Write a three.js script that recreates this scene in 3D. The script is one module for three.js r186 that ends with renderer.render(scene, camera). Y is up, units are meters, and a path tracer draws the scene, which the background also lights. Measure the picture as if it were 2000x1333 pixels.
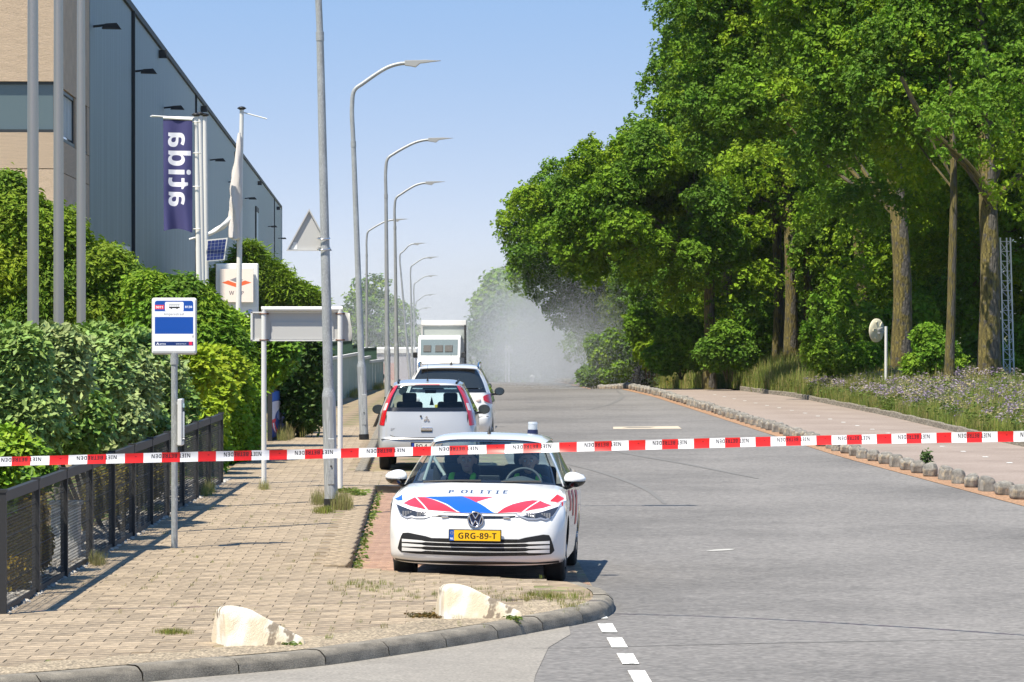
import * as THREE from 'three';
import { mergeGeometries } from 'three/addons/utils/BufferGeometryUtils.js';
import { RoundedBoxGeometry } from 'three/addons/geometries/RoundedBoxGeometry.js';
import { ConvexGeometry } from 'three/addons/geometries/ConvexGeometry.js';
import { MarchingCubes } from 'three/addons/objects/MarchingCubes.js';

// ---------- camera, sky, sun, exposure ----------
const F = 8280, CAM = 2.78, CX = 1000, HY = 605;      // focal length in photo pixels, eye height, vanishing column, horizon row
const scene = new THREE.Scene();
const camera = new THREE.PerspectiveCamera(2 * Math.atan(666.5 / F) * 180 / Math.PI, 2000 / 1333, 1, 9000);
camera.position.set(0, CAM, 0);
camera.lookAt(0, CAM - 100 * (666.5 - HY) / F, -100);

const SUN = new THREE.Vector3(-0.36, 1, 0.39).normalize();
const sun = new THREE.DirectionalLight(new THREE.Color(1, 0.92, 0.775), 4.9);
sun.position.copy(SUN).multiplyScalar(150).add(new THREE.Vector3(0, 0, -90));
sun.target.position.set(0, 0, -90); scene.add(sun, sun.target);
sun.castShadow = true; sun.shadow.mapSize.set(4096, 4096);
Object.assign(sun.shadow.camera, { left: -90, right: 90, top: 110, bottom: -110, near: 1, far: 400 });
{ // clear summer sky: pale and milky at the horizon, deep blue above
  const W = 1024, H = 512, d = new Float32Array(W * H * 4);
  for (let j = 0; j < H; j++) {
    const el = ((j + 0.5) / H - 0.5) * 180, e = Math.max(el, 0);
    const k = 1 - Math.exp(-e / 2.9), k2 = 1 - Math.exp(-e / 38);
    const lo = [0.53, 0.55, 0.58], mid = [0.135, 0.282, 0.52], hi = [0.06, 0.15, 0.35];
    for (let i = 0; i < W; i++) {
      const o = (j * W + i) * 4;
      for (let c = 0; c < 3; c++) d[o + c] = (lo[c] + (mid[c] - lo[c]) * k) * (1 - k2) + hi[c] * k2;
      d[o + 3] = 1;
    }
  }
  const t = new THREE.DataTexture(d, W, H, THREE.RGBAFormat, THREE.FloatType);
  t.mapping = THREE.EquirectangularReflectionMapping; t.magFilter = THREE.LinearFilter; t.needsUpdate = true;
  scene.background = t; scene.environment = t;
}
const renderer = new THREE.WebGLRenderer({ antialias: true });
renderer.toneMapping = THREE.LinearToneMapping;
renderer.toneMappingExposure = 1.7;
renderer.shadowMap.enabled = true;
scene.fog = new THREE.FogExp2(new THREE.Color(0.86, 0.92, 1.0), 0.00005);

// ---------- helpers ----------
const rng = (seed) => () => { seed = (seed + 0x6d2b79f5) | 0; let t = Math.imul(seed ^ (seed >>> 15), 1 | seed); t = (t + Math.imul(t ^ (t >>> 7), 61 | t)) ^ t; return ((t ^ (t >>> 14)) >>> 0) / 4294967296; };
const lerp = (a, b, t) => a + (b - a) * t, clamp = (x, a = 0, b = 1) => Math.min(b, Math.max(a, x));
const V = (x, y, z) => new THREE.Vector3(x, y, z);
const C = (r, g, b) => new THREE.Color().setRGB(r, g, b);
const table = (pts) => (x) => { if (x <= pts[0][0]) return pts[0][1]; for (let i = 1; i < pts.length; i++) if (x <= pts[i][0]) { const [a, b] = pts[i - 1], [c, d] = pts[i]; return lerp(b, d, (x - a) / (c - a)); } return pts.at(-1)[1]; };
// height of the street along its length (it drops away behind the crest)
const prof = table([[-400, 0], [138, 0], [150, -0.03], [162, -0.3], [172, -0.5], [190, -0.68], [205, -0.8], [218, -0.95], [235, -1.3], [265, -1.9], [300, -2.8], [340, -3.9], [380, -5], [500, -8.5], [800, -15], [1200, -19], [6500, -20]]);
// photograph pixel + distance -> place;   pixel on level ground of height y -> place
const at = (px, py, D) => V((px - CX) / F * D, CAM - (py - HY) / F * D, -D);
const gd = (px, py, y = 0) => { const D = (CAM - y) * F / (py - HY); return V((px - CX) / F * D, y, -D); };
const taken = new Map();
function numbered(n) { const k = taken.get(n) ?? 0; taken.set(n, k + 1); return k ? n + '_' + String(k).padStart(3, '0') : n; }
function tag(o, label, category, group) { o.userData = { label, category }; if (group) o.userData.group = group; return o; }
function thing(name, label, category, pos = [0, 0, 0], turn = 0, group) { const o = new THREE.Group(); o.name = numbered(name); scene.add(o); o.position.set(...pos); o.rotation.y = turn; return tag(o, label, category, group); }
function part(name, geo, mat, parent) { const m = new THREE.Mesh(Array.isArray(geo) ? merge(geo) : geo, mat); m.name = name; parent.add(m); return m; }
function struct(name, geo, mat) { const m = part(numbered(name), geo, mat, scene); m.userData.kind = 'structure'; return m; }
function stuffy(o, label, category) { o.userData = { kind: 'stuff' }; if (label) { o.userData.label = label; o.userData.category = category; } return o; }
function copyOf(o, label, group) { const c = o.clone(); c.name = numbered(o.name.replace(/_\d{3}$/, '')); scene.add(c); c.userData = { ...o.userData, label }; if (group) c.userData.group = group; return c; }
function merge(list) {
  const gs = list.map((g) => { g = g.index ? g.toNonIndexed() : g; for (const k of Object.keys(g.attributes)) if (!['position', 'normal', 'uv'].includes(k)) g.deleteAttribute(k); if (!g.attributes.uv) g.setAttribute('uv', new THREE.BufferAttribute(new Float32Array(g.attributes.position.count * 2), 2)); return g; });
  return mergeGeometries(gs);
}
const box = (w, h, d, x = 0, y = 0, z = 0) => new THREE.BoxGeometry(w, h, d).translate(x, y, z);
const rbox = (w, h, d, r, x = 0, y = 0, z = 0, n = 2) => new RoundedBoxGeometry(w, h, d, n, r).translate(x, y, z);
const cyl = (r0, r1, h, x = 0, y = 0, z = 0, n = 16) => new THREE.CylinderGeometry(r1, r0, h, n).translate(x, y + h / 2, z);
function tube(pts, r, n = 8, seg = 0) { return new THREE.TubeGeometry(new THREE.CatmullRomCurve3(pts.map((p) => Array.isArray(p) ? V(...p) : p)), seg || pts.length * 5, r, n); }
function bar(a, b, r, n = 6) { const A = V(...a), B = V(...b), g = new THREE.CylinderGeometry(r, r, A.distanceTo(B), n); g.applyQuaternion(new THREE.Quaternion().setFromUnitVectors(V(0, 1, 0), B.clone().sub(A).normalize())); return g.translate((A.x + B.x) / 2, (A.y + B.y) / 2, (A.z + B.z) / 2); }
// tapered, bent limb
function limb(pts, radii, n = 10, seg = 18, rough = 0, R = Math.random) {
  const cv = new THREE.CatmullRomCurve3(pts.map((p) => V(...p))), fr = cv.computeFrenetFrames(seg), pos = [], uv = [], idx = [];
  const rad = table(radii.map((r, i) => [i / (radii.length - 1), r]));
  for (let i = 0; i <= seg; i++) { const t = i / seg, p = cv.getPointAt(t), r = rad(t);
    for (let j = 0; j <= n; j++) { const a = j / n * Math.PI * 2, q = r * (1 + rough * (Math.sin(a * 3 + i * 0.5) * 0.5 + Math.sin(a * 5 - i * 0.9) * 0.35));
      pos.push(p.x + (fr.normals[i].x * Math.cos(a) + fr.binormals[i].x * Math.sin(a)) * q, p.y + (fr.normals[i].y * Math.cos(a) + fr.binormals[i].y * Math.sin(a)) * q, p.z + (fr.normals[i].z * Math.cos(a) + fr.binormals[i].z * Math.sin(a)) * q);
      uv.push(j / n * 2, t * cv.getLength() / 1.2); } }
  for (let i = 0; i < seg; i++) for (let j = 0; j < n; j++) { const a = i * (n + 1) + j, b = a + n + 1; idx.push(a, b, a + 1, b, b + 1, a + 1); }
  const g = new THREE.BufferGeometry(); g.setAttribute('position', new THREE.Float32BufferAttribute(pos, 3)); g.setAttribute('uv', new THREE.Float32BufferAttribute(uv, 2)); g.setIndex(idx); g.computeVertexNormals(); return g;
}
function gridGeo(nu, nv, fn) { // fn(u,v) -> [x,y,z,(s,t)]
  const pos = [], uv = [], idx = [];
  for (let j = 0; j <= nv; j++) for (let i = 0; i <= nu; i++) { const p = fn(i / nu, j / nv); pos.push(p[0], p[1], p[2]); uv.push(p[3] ?? i / nu, p[4] ?? j / nv); }
  for (let j = 0; j < nv; j++) for (let i = 0; i < nu; i++) { const a = j * (nu + 1) + i, b = a + nu + 1; idx.push(a, a + 1, b, b, a + 1, b + 1); }
  const g = new THREE.BufferGeometry(); g.setAttribute('position', new THREE.Float32BufferAttribute(pos, 3)); g.setAttribute('uv', new THREE.Float32BufferAttribute(uv, 2)); g.setIndex(idx); g.computeVertexNormals(); return g;
}
// strip of ground between two lines x0(D), x1(D), following the street's height
function strip(Ds, x0, x1, y, n = 1) {
  return gridGeo(n, Ds.length - 1, (u, v) => { const D = Ds[Math.round(v * (Ds.length - 1))], x = lerp(x0(D), x1(D), u); return [x, prof(D) + (typeof y === 'function' ? y(x, D, u) : y), -D, x, D]; });
}
const Drange = (a, b, s) => { const o = []; for (let d = a; d < b - 1e-6; d += s) o.push(d); o.push(b); return o; };
// flat plate of given outline in plan [[x,D],...] with a top at y and sides of depth h
function slab(pts, y, h) { const s = new THREE.Shape(pts.map(([x, D]) => new THREE.Vector2(x, D))); const g = new THREE.ExtrudeGeometry(s, { depth: h, bevelEnabled: false }); g.rotateX(-Math.PI / 2); return g.translate(0, y - h, 0); }
function sheet(pts, y) { const g = new THREE.ShapeGeometry(new THREE.Shape(pts.map(([x, D]) => new THREE.Vector2(x, D)))); g.rotateX(-Math.PI / 2); return g.translate(0, y, 0); }

// ---------- textures ----------
function vnoise(seed) { const R = rng(seed), P = new Float32Array(65536).map(() => R()); const h = (x, y, p) => P[(((x % p + p) % p) * 131 + ((y % p + p) % p) * 7919 + seed * 17) & 65535];
  return (x, y, p) => { const xi = Math.floor(x), yi = Math.floor(y), fx = x - xi, fy = y - yi, u = fx * fx * (3 - 2 * fx), v = fy * fy * (3 - 2 * fy); return lerp(lerp(h(xi, yi, p), h(xi + 1, yi, p), u), lerp(h(xi, yi + 1, p), h(xi + 1, yi + 1, p), u), v); }; }
function fbm(n, u, v, base, oct, gain = 0.55) { let s = 0, a = 1, t = 0; for (let o = 0, p = base; o < oct; o++, p *= 2) { s += a * n(u * p, v * p, p); t += a; a *= gain; } return s / t; }
function dataTex(size, fn, srgb = true, rep = 1) {
  const d = new Uint8Array(size * size * 4);
  for (let j = 0; j < size; j++) for (let i = 0; i < size; i++) { const c = fn(i / size, j / size, i, j), o = (j * size + i) * 4; if (Array.isArray(c)) { d[o] = clamp(c[0]) * 255; d[o + 1] = clamp(c[1]) * 255; d[o + 2] = clamp(c[2]) * 255; } else d[o] = d[o + 1] = d[o + 2] = clamp(c) * 255; d[o + 3] = 255; }
  const t = new THREE.DataTexture(d, size, size); t.wrapS = t.wrapT = THREE.RepeatWrapping; t.magFilter = THREE.LinearFilter; t.minFilter = THREE.LinearMipmapLinearFilter; t.generateMipmaps = true; if (srgb) t.colorSpace = THREE.SRGBColorSpace; t.repeat.set(rep, rep); t.needsUpdate = true; return t;
}
function canvasTex(w, h, draw) { const c = document.createElement('canvas'); c.width = w; c.height = h; const g = c.getContext('2d'); draw(g, w, h); const t = new THREE.CanvasTexture(c); t.colorSpace = THREE.SRGBColorSpace; t.magFilter = THREE.LinearFilter; t.anisotropy = 8; return t; }
const n1 = vnoise(11), n2 = vnoise(23), n3 = vnoise(37);
const grain = dataTex(512, (u, v) => 0.5 * n1(u * 256, v * 256, 256) + 0.5 * fbm(n2, u, v, 16, 4), false);
const std = (color, rough = 0.8, metal = 0, more = {}) => new THREE.MeshStandardMaterial({ color, roughness: rough, metalness: metal, ...more });
const rep = (t, x, y = x) => { const c = t.clone(); c.repeat.set(x, y); c.needsUpdate = true; return c; };
const M = {};
M.asphalt = std(0xffffff, 0.93, 0, { map: dataTex(1024, (u, v) => { const a = fbm(n1, u, v, 3, 4), f = n2(u * 512, v * 512, 512), g = n3(u * 220, v * 220, 220), w = fbm(n2, u, v * 0.5, 4, 3), s = (a - 0.5) * 0.11 + (f - 0.5) * 0.11 + (g - 0.5) * 0.08 + (w - 0.5) * 0.07, st = -0.025 * clamp((fbm(n3, u, v, 6, 4) - 0.62) / 0.08); const k = 0.462 + s + st; return [k * 1.01, k * 0.985, k * 0.96]; }, true, 1 / 13), bumpMap: rep(grain, 1.2), bumpScale: 0.003 });
M.oldAsphalt = std(0xffffff, 0.95, 0, { map: dataTex(512, (u, v) => { const s = fbm(n2, u, v, 4, 4) * 0.12 + (n1(u * 300, v * 300, 300) - 0.5) * 0.14, k = 0.475 + s; return [k, k * 0.965, k * 0.91]; }, true, 1 / 4), bumpMap: rep(grain, 1.2), bumpScale: 0.003 });
M.cyclePath = std(0xffffff, 0.92, 0, { map: dataTex(512, (u, v) => { const s = fbm(n3, u, v, 4, 4) * 0.12 + (n1(u * 256, v * 256, 256) - 0.5) * 0.1; return [0.49 + s, 0.437 + s, 0.4 + s]; }, true, 1 / 5) });
M.joint = std(0xffffff, 0.97, 0, { map: dataTex(512, (u, v) => { const s = fbm(n1, u, v, 8, 4) - 0.5, g = fbm(n3, u, v, 6, 3); const k = 0.52 + s * 0.3; return g > 0.7 ? [k * 0.85, k * 0.88, k * 0.52] : [k * 1.02, k * 0.9, k * 0.74]; }, true, 1 / 2) });
M.aggregate = std(0xffffff, 0.95, 0, { map: dataTex(512, (u, v) => { const f = n1(u * 170, v * 170, 170), g = n2(u * 90, v * 90, 90), a = fbm(n3, u, v, 3, 3); const k = 0.47 + (f - 0.5) * 0.42 + (g - 0.5) * 0.2 + a * 0.16; return [k * 1.02, k * 0.93, k * 0.79]; }, true, 1 / 2), bumpMap: rep(grain, 1), bumpScale: 0.012 });
M.kerb = std(0xffffff, 0.93, 0, { map: dataTex(512, (u, v) => { const f = n1(u * 256, v * 256, 256), a = fbm(n2, u, v, 4, 4); const k = 0.5 + (f - 0.5) * 0.22 + (a - 0.5) * 0.35; return [k * 1.01, k * 0.96, k * 0.87]; }, true, 1), bumpMap: rep(grain, 1), bumpScale: 0.006 });
M.soil = std(0xffffff, 1, 0, { map: dataTex(512, (u, v) => { const k = fbm(n1, u, v, 6, 5), g = fbm(n2, u, v, 4, 3); return g > 0.48 ? [0.3 + k * 0.2, 0.36 + k * 0.22, 0.15 + k * 0.1] : [0.36 + k * 0.25, 0.31 + k * 0.22, 0.22 + k * 0.16]; }, true, 1 / 3) });
M.bark = std(0xffffff, 0.95, 0, { map: dataTex(512, (u, v) => { const r = fbm(n1, u * 1, v * 0.25 * 4 / 4, 24, 4), k = 0.16 + 0.36 * r, m = fbm(n3, u, v, 3, 4); const q = clamp((m - 0.56) / 0.1); return [k * lerp(0.92, 1.12, q), k * lerp(0.88, 1.02, q), k * lerp(0.82, 0.56, q)]; }), bumpMap: dataTex(256, (u, v) => fbm(n1, u, v * 0.5, 24, 3), false), bumpScale: 0.03 });
M.white = std(C(0.78, 0.78, 0.76), 0.6);
M.carWhite = new THREE.MeshPhysicalMaterial({ color: C(0.8, 0.8, 0.79), roughness: 0.38, clearcoat: 1, clearcoatRoughness: 0.05 });
M.silver = new THREE.MeshPhysicalMaterial({ color: C(0.52, 0.53, 0.55), roughness: 0.36, metalness: 0.35, clearcoat: 1, clearcoatRoughness: 0.05 });
M.black = std(C(0.012, 0.012, 0.013), 0.5);
M.gloss = new THREE.MeshPhysicalMaterial({ color: C(0.01, 0.01, 0.012), roughness: 0.12, clearcoat: 1 });
M.rubber = std(C(0.018, 0.018, 0.018), 0.85);
M.under = std(C(0.012, 0.012, 0.012), 0.95);
M.chrome = std(C(0.8, 0.8, 0.82), 0.15, 1);
M.red = std(C(0.62, 0.02, 0.025), 0.4);
M.blue = std(C(0.012, 0.12, 0.5), 0.4);
M.tail = new THREE.MeshPhysicalMaterial({ color: C(0.5, 0.008, 0.015), roughness: 0.25, clearcoat: 1 });
M.tailClear = new THREE.MeshPhysicalMaterial({ color: C(0.75, 0.66, 0.64), roughness: 0.2, clearcoat: 1 });
M.glass = new THREE.MeshPhysicalMaterial({ color: C(0.78, 0.91, 0.93), roughness: 0.03, transmission: 1, thickness: 0, ior: 1.5 });
M.darkGlass = new THREE.MeshPhysicalMaterial({ color: C(0.02, 0.025, 0.028), roughness: 0.05, clearcoat: 1 });
M.lens = new THREE.MeshPhysicalMaterial({ color: C(0.9, 0.92, 0.95), roughness: 0.05, transmission: 1, thickness: 0 });
M.seat = std(C(0.025, 0.026, 0.03), 0.9);
M.galv = std(0xffffff, 0.5, 0.25, { map: dataTex(256, (u, v) => { const f = n1(u * 64, v * 64, 64), a = fbm(n2, u, v, 4, 4); const k = 0.62 + (f > 0.62 ? 0.1 : 0) + (a - 0.5) * 0.22; return [k * 0.98, k, k * 1.01]; }) });
M.steel = std(C(0.52, 0.47, 0.42), 0.4, 1);
M.postWhite = std(C(0.66, 0.66, 0.65), 0.5);
M.signBack = std(C(0.5, 0.5, 0.49), 0.55, 0.1);
M.rust = std(C(0.18, 0.08, 0.045), 0.9);
M.fence = std(C(0.02, 0.021, 0.023), 0.6);
M.concrete = std(0xffffff, 0.9, 0, { map: M.kerb.map, color: C(1.25, 1.2, 1.1) });

// ---------- ground, street, pavements ----------
const kerbX = table([[20, 9.7], [62, 7.43], [80, 6.5], [134, 4.85], [147, 4.25], [220, 2.55], [400, -1.4], [1200, -20]]);      // far kerb line of the carriageway
const vergeX = table([[20, 12.6], [92, 10.1], [111, 9.75], [133, 8.95], [147, 7.7], [165, 6.6], [220, 4.9], [400, 1], [1200, -17]]);
const bayX = (D) => -1.83 - 0.0184 * (D - 43.8);          // kerb between pavement and parking bays
const bayR = (D) => 0.78 - 0.0184 * (D - 43.8);           // bay / carriageway
const DS = [...Drange(-60, 60, 20), ...Drange(62, 138, 4), ...Drange(140, 260, 2), ...Drange(270, 400, 10), 450, 500, 600, 800, 1000, 1200, 2000, 4000, 6500];
struct('ground', strip(DS, () => -2500, () => 2500, -0.03, 2), M.soil);
const DR = [...Drange(-60, 60, 20), ...Drange(62, 138, 4), ...Drange(140, 260, 2), ...Drange(270, 400, 10)];
const road = struct('road', strip(DR, (D) => (D < 39 ? -60 : bayX(D) - 0.3), (D) => kerbX(D) - 0.32, 0, 8), M.asphalt);
road.userData.kind = 'structure';
{ const g = M.asphalt.map; g.wrapS = g.wrapT = THREE.RepeatWrapping; }
struct('side_road', sheet([[-60, -45], [-0.6, 18], [0.1, 29], [0.18, 32.2], [0.3, 34.8], [0.5, 36.2], [0.5, 37.6], [-0.5, 35.2], [-3.0, 31.6], [-4.2, 30.5], [-12.5, 23.6], [-60, -14]], 0.004), M.oldAsphalt);
struct('gutter', strip(DR, (D) => kerbX(D) - 0.32, (D) => kerbX(D) + 0.2, 0.006), std(0xffffff, 0.95, 0, { map: dataTex(256, (u, v) => { const k = 0.5 + 0.3 * (n1(u * 60, v * 60, 60) - 0.5); return [k * 1.18, k * 0.92, k * 0.7]; }, true, 1) }));
struct('cycle_path', strip(DR, (D) => kerbX(D) + 0.2, (D) => vergeX(D), 0.012), M.cyclePath);
const bankY = (t) => 0.06 + 0.55 * clamp(t / 3.2) ** 0.8;
struct('verge', strip([...DR], (D) => vergeX(D) + 0.1, (D) => vergeX(D) + 60, (x, D, u) => bankY(u * 60), 40), M.soil);
// edging stones along the far side of the cycle path
{ const R = rng(5), g0 = rbox(0.1, 0.2, 0.98, 0.02); const path = scene.getObjectByName('verge');
  for (let D = 80; D < 146; D += 1.0) { const m = part('edging_stone', g0, M.kerb, path); m.position.set(vergeX(D) + 0.04, 0.03 + R() * 0.03, -D); m.rotation.y = Math.atan2(vergeX(D + 1) - vergeX(D), 1) * -1; m.rotation.z = (R() - 0.5) * 0.2; } }
// pavement with its rounded corner
const noseCurve = new THREE.CatmullRomCurve3([[-12.5, 23.2], [-7, 27.4], [-3.68, 30.55], [-2.32, 32.0], [-1.53, 32.9], [-1.0, 33.85], [-0.52, 34.8], [-0.1, 35.7], [0.28, 36.6], [0.6, 37.4], [0.84, 38.2], [0.95, 39.2], [0.92, 40.3], [0.74, 41.4]].map(([x, d]) => V(x, 0, d)));
const nose = noseCurve.getSpacedPoints(60).map((p) => [p.x, p.z]);
const off = (pts, o) => pts.map(([x, d], i) => { const a = pts[Math.max(0, i - 1)], b = pts[Math.min(pts.length - 1, i + 1)], tx = b[0] - a[0], ty = b[1] - a[1], l = Math.hypot(tx, ty); return [x - ty / l * o, d + tx / l * o]; });
const PAVE = 0.12;
const noseIn = off(nose, 0.2), noseAgg = off(nose, 0.85);
const side = struct('pavement', merge([slab([...noseIn, [bayX(43.9) - 0.14, 43.9], [bayX(63.8) - 0.14, 63.8], [-1.2, 63.9], [-1.3, 69.5], [bayX(69.6) - 0.3, 69.6], [bayX(150) - 0.5, 150], [-6.3, 150], [-4.62, 66], [-4.62, 37], [-14, 36.5]], PAVE, 0.15)]), M.joint);
struct('far_pavement', strip([...Drange(150, 260, 2), ...Drange(270, 400, 10)], (D) => bayX(D) - 2.4, (D) => bayX(D) - 0.35, 0.1), M.cyclePath);
const agg = part('aggregate_strip', sheet([...noseIn.slice(0, 54), ...noseAgg.slice(0, 54).reverse()], PAVE + 0.005), M.aggregate, side);
// kerb stones
{ const len = noseCurve.getLength(), n = Math.round(len / 0.98), pts = noseCurve.getSpacedPoints(n * 4), R = rng(9);
  const profileK = (w, h) => [[0, 0], [0.012, h * 0.6], [0.035, h - 0.03], [0.06, h - 0.008], [0.09, h], [w, h]];
  for (let k = 0; k < n; k++) { const seg = pts.slice(k * 4, k * 4 + 5).map((p) => [p.x, p.z]), pr = profileK(0.2, PAVE + 0.008 + (R() - 0.5) * 0.012);
    const g = gridGeo(pr.length - 1, 4, (u, v) => { const i = Math.round(v * 4), q = pr[Math.round(u * (pr.length - 1))], a = seg[Math.max(0, i - 1)], b = seg[Math.min(4, i + 1)], tx = b[0] - a[0], ty = b[1] - a[1], l = Math.hypot(tx, ty), e = i === 0 ? 0.006 : i === 4 ? -0.006 : 0; return [seg[i][0] - ty / l * q[0] + tx / l * e, q[1] - 0.005, -(seg[i][1] + tx / l * q[0] + ty / l * e), k * 0.37 + v, u * 0.4]; });
    part('kerb_stone', g, M.kerb, side); }
  const kerbWarm = M.kerb.clone(); kerbWarm.color = C(1.5, 1.3, 1.08); const kg = rbox(0.28, 0.2, 0.985, 0.015), kg2 = rbox(0.16, 0.2, 0.985, 0.015);
  for (let D = 44; D < 63.5; D += 1) { const m = part('kerb_stone', kg, kerbWarm, side); m.position.set(bayX(D + 0.5) - 0.01, PAVE - 0.092 + (R() - 0.5) * 0.008, -(D + 0.5)); m.rotation.y = -0.0184 + (R() - 0.5) * 0.01; }
  for (let i = 0; i < 3; i++) { const m = part('kerb_stone', kg2, M.kerb, side); m.position.set(bayX(63.9) + 0.0 + i * 0.33, PAVE - 0.092, -63.95); m.rotation.y = Math.PI / 2; m.scale.z = 0.33; }
  for (let D = 70; D < 120; D += 1) { const m = part('kerb_stone', kg2, M.kerb, side); m.position.set(bayX(D + 0.5) - 0.2, PAVE - 0.092, -(D + 0.5)); m.rotation.y = -0.0184; }
}
// parking bay
const bay = struct('parking_bay', gridGeo(1, 1, (u, v) => { const D = lerp(41.2, 63.9, v), x = lerp(bayX(D) + 0.05, bayR(D), u); return [x, lerp(0.02, 0.006, u), -D, x, D]; }), M.joint);
struct('parking_bay', gridGeo(1, 1, (u, v) => { const D = lerp(69.6, 137, v), x = lerp(bayX(D) - 0.2, bayR(D) - 0.25, u); return [x, 0.01, -D, x, D]; }), M.joint);
// ---- pavers: the nearest 300 single, the rest together
function pavers(parent, name, cells, geo, mat, tone, jit) {
  const R = rng(77), dm = new THREE.Object3D(), list = cells.map((c) => ({ c, k: -c[1] })).sort((a, b) => b.k - a.k).map((o) => o.c);
  const mats = [0, 1, 2, 3, 4].map((i) => { const m = mat.clone(); m.color = tone(i / 4); return m; });
  list.slice(0, 300).forEach(([x, D, y, r]) => { const m = part(name, geo, mats[Math.floor(R() * 5)], parent); m.position.set(x, y + (R() - 0.5) * jit, -D); m.rotation.set((R() - 0.5) * 0.008, r ?? 0, (R() - 0.5) * 0.012); });
  const rest = list.slice(300), im = new THREE.InstancedMesh(geo, mat, rest.length); im.name = name + '_field';
  rest.forEach(([x, D, y, r], i) => { dm.position.set(x, y + (R() - 0.5) * jit, -D); dm.rotation.set((R() - 0.5) * 0.008, r ?? 0, (R() - 0.5) * 0.012); dm.updateMatrix(); im.setMatrixAt(i, dm.matrix); im.setColorAt(i, tone(R())); });
  im.userData.kind = 'stuff'; parent.add(im);
}
function inside(poly, x, d) { let r = false; for (let i = 0, j = poly.length - 1; i < poly.length; j = i++) { const [a, b] = poly[i], [c, e] = poly[j]; if ((b > d) !== (e > d) && x < (c - a) * (d - b) / (e - b) + a) r = !r; } return r; }
{ const R = rng(3), cells = [], chip = [];
  const area = [...noseAgg.slice(0, 55), [0.35, 41.4], [bayX(43.9) - 0.2, 43.8], [bayX(63.8) - 0.2, 63.8], [-1.25, 64.1], [-1.35, 69.4], [bayX(69.6) - 0.32, 69.6], [bayX(96) - 0.32, 96], [-4.9, 96], [-4.55, 66], [-4.55, 36.6], [-6, 36.4], [-6, 31]];
  const holes = [];
  for (let r = 0, D = 30; D < 96; D += 0.33, r++) for (let x = -6; x < 1; x += 0.3) { const xs = x + (r % 2) * 0.15 - 0.0184 * (D - 44); if (inside(area, xs, D)) cells.push([xs, D, PAVE - 0.003, 0]); }
  pavers(side, 'paver', cells, rbox(0.294, 0.02, 0.323, 0.005, 0, 0, 0, 1), std(C(1, 1, 1), 0.93, 0, { map: rep(M.kerb.map, 0.7), bumpMap: grain, bumpScale: 0.003 }), (t) => { const k = 1.12 + t * 0.46; return C(k * 1.0, k * 0.88, k * 0.755); }, 0.004);
  const bc = [];
  for (let r = 0, D = 41.7; D < 63.7; D += 0.107, r++) for (let x = -2.3; x < 0.8; x += 0.213) { const xs = x + (r % 2) * 0.1065; if (xs > bayX(D) + 0.22 && xs < bayR(D) - 0.1 && D > 43.6 - (xs + 1.83) * 0.9) bc.push([xs, D, lerp(0.02, 0.006, (xs - bayX(D)) / 2.6) - 0.006, 0]); }
  pavers(bay, 'brick', bc, rbox(0.206, 0.02, 0.1, 0.005, 0, 0, 0, 1), std(C(1, 1, 1), 0.92, 0, { map: rep(M.kerb.map, 0.6) }), (t) => { const k = 1.0 + t * 0.5; return C(k * 1.1, k * 0.76, k * 0.66); }, 0.004);
}
// ---- painted marks and tyre marks
const paintM = std(0xffffff, 0.8, 0, { map: dataTex(128, (u, v) => { const k = 0.93 - 0.25 * (fbm(n1, u, v, 16, 3) > 0.62) - 0.06 * n2(u * 40, v * 40, 40); return [k, k, k * 0.98]; }) });
for (let k = 0; k < 6; k++) { const D = 31.0 + k * 1.62 - 1.1, x = 0.975 - 0.0275 * (D - 31.5); part('road_marking', sheet([[x - 0.066, D], [x + 0.066, D], [x + 0.046, D + 1.02], [x - 0.086, D + 1.02]], 0.008), paintM, road); }
for (let k = 0; k < 26; k++) { const D = 61 + k * 3.05, x = 9.45 - 0.031 * (D - 61) - Math.max(0, D - 112) * 0.02; part('path_marking', sheet([[x - 0.05, D], [x + 0.05, D], [x + 0.05, D + 0.32], [x - 0.05, D + 0.32]], 0.018), paintM, scene.getObjectByName('cycle_path')); }
{ const g = gd(1210, 836), patch = []; // repaired joint across the lane: a pale ring
  const c = gd(1262, 836), w = 0.8, l = 1.2; const o = new THREE.Shape([[-w, -l], [w, -l * 0.8], [w, l], [-w * 0.95, l * 0.5]].map(([a, b]) => new THREE.Vector2(a, b))); o.holes.push(new THREE.Path([[-w * 0.72, -l * 0.35], [-w * 0.5, l * 0.3], [w * 0.3, l * 0.35], [w * 0.1, -l * 0.2]].map(([a, b]) => new THREE.Vector2(a, b))));
  const gg = new THREE.ShapeGeometry(o); gg.rotateX(-Math.PI / 2); gg.translate(c.x, 0.005, c.z); part('road_patch', gg, std(C(0.5, 0.43, 0.33), 0.95), road); }
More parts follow.
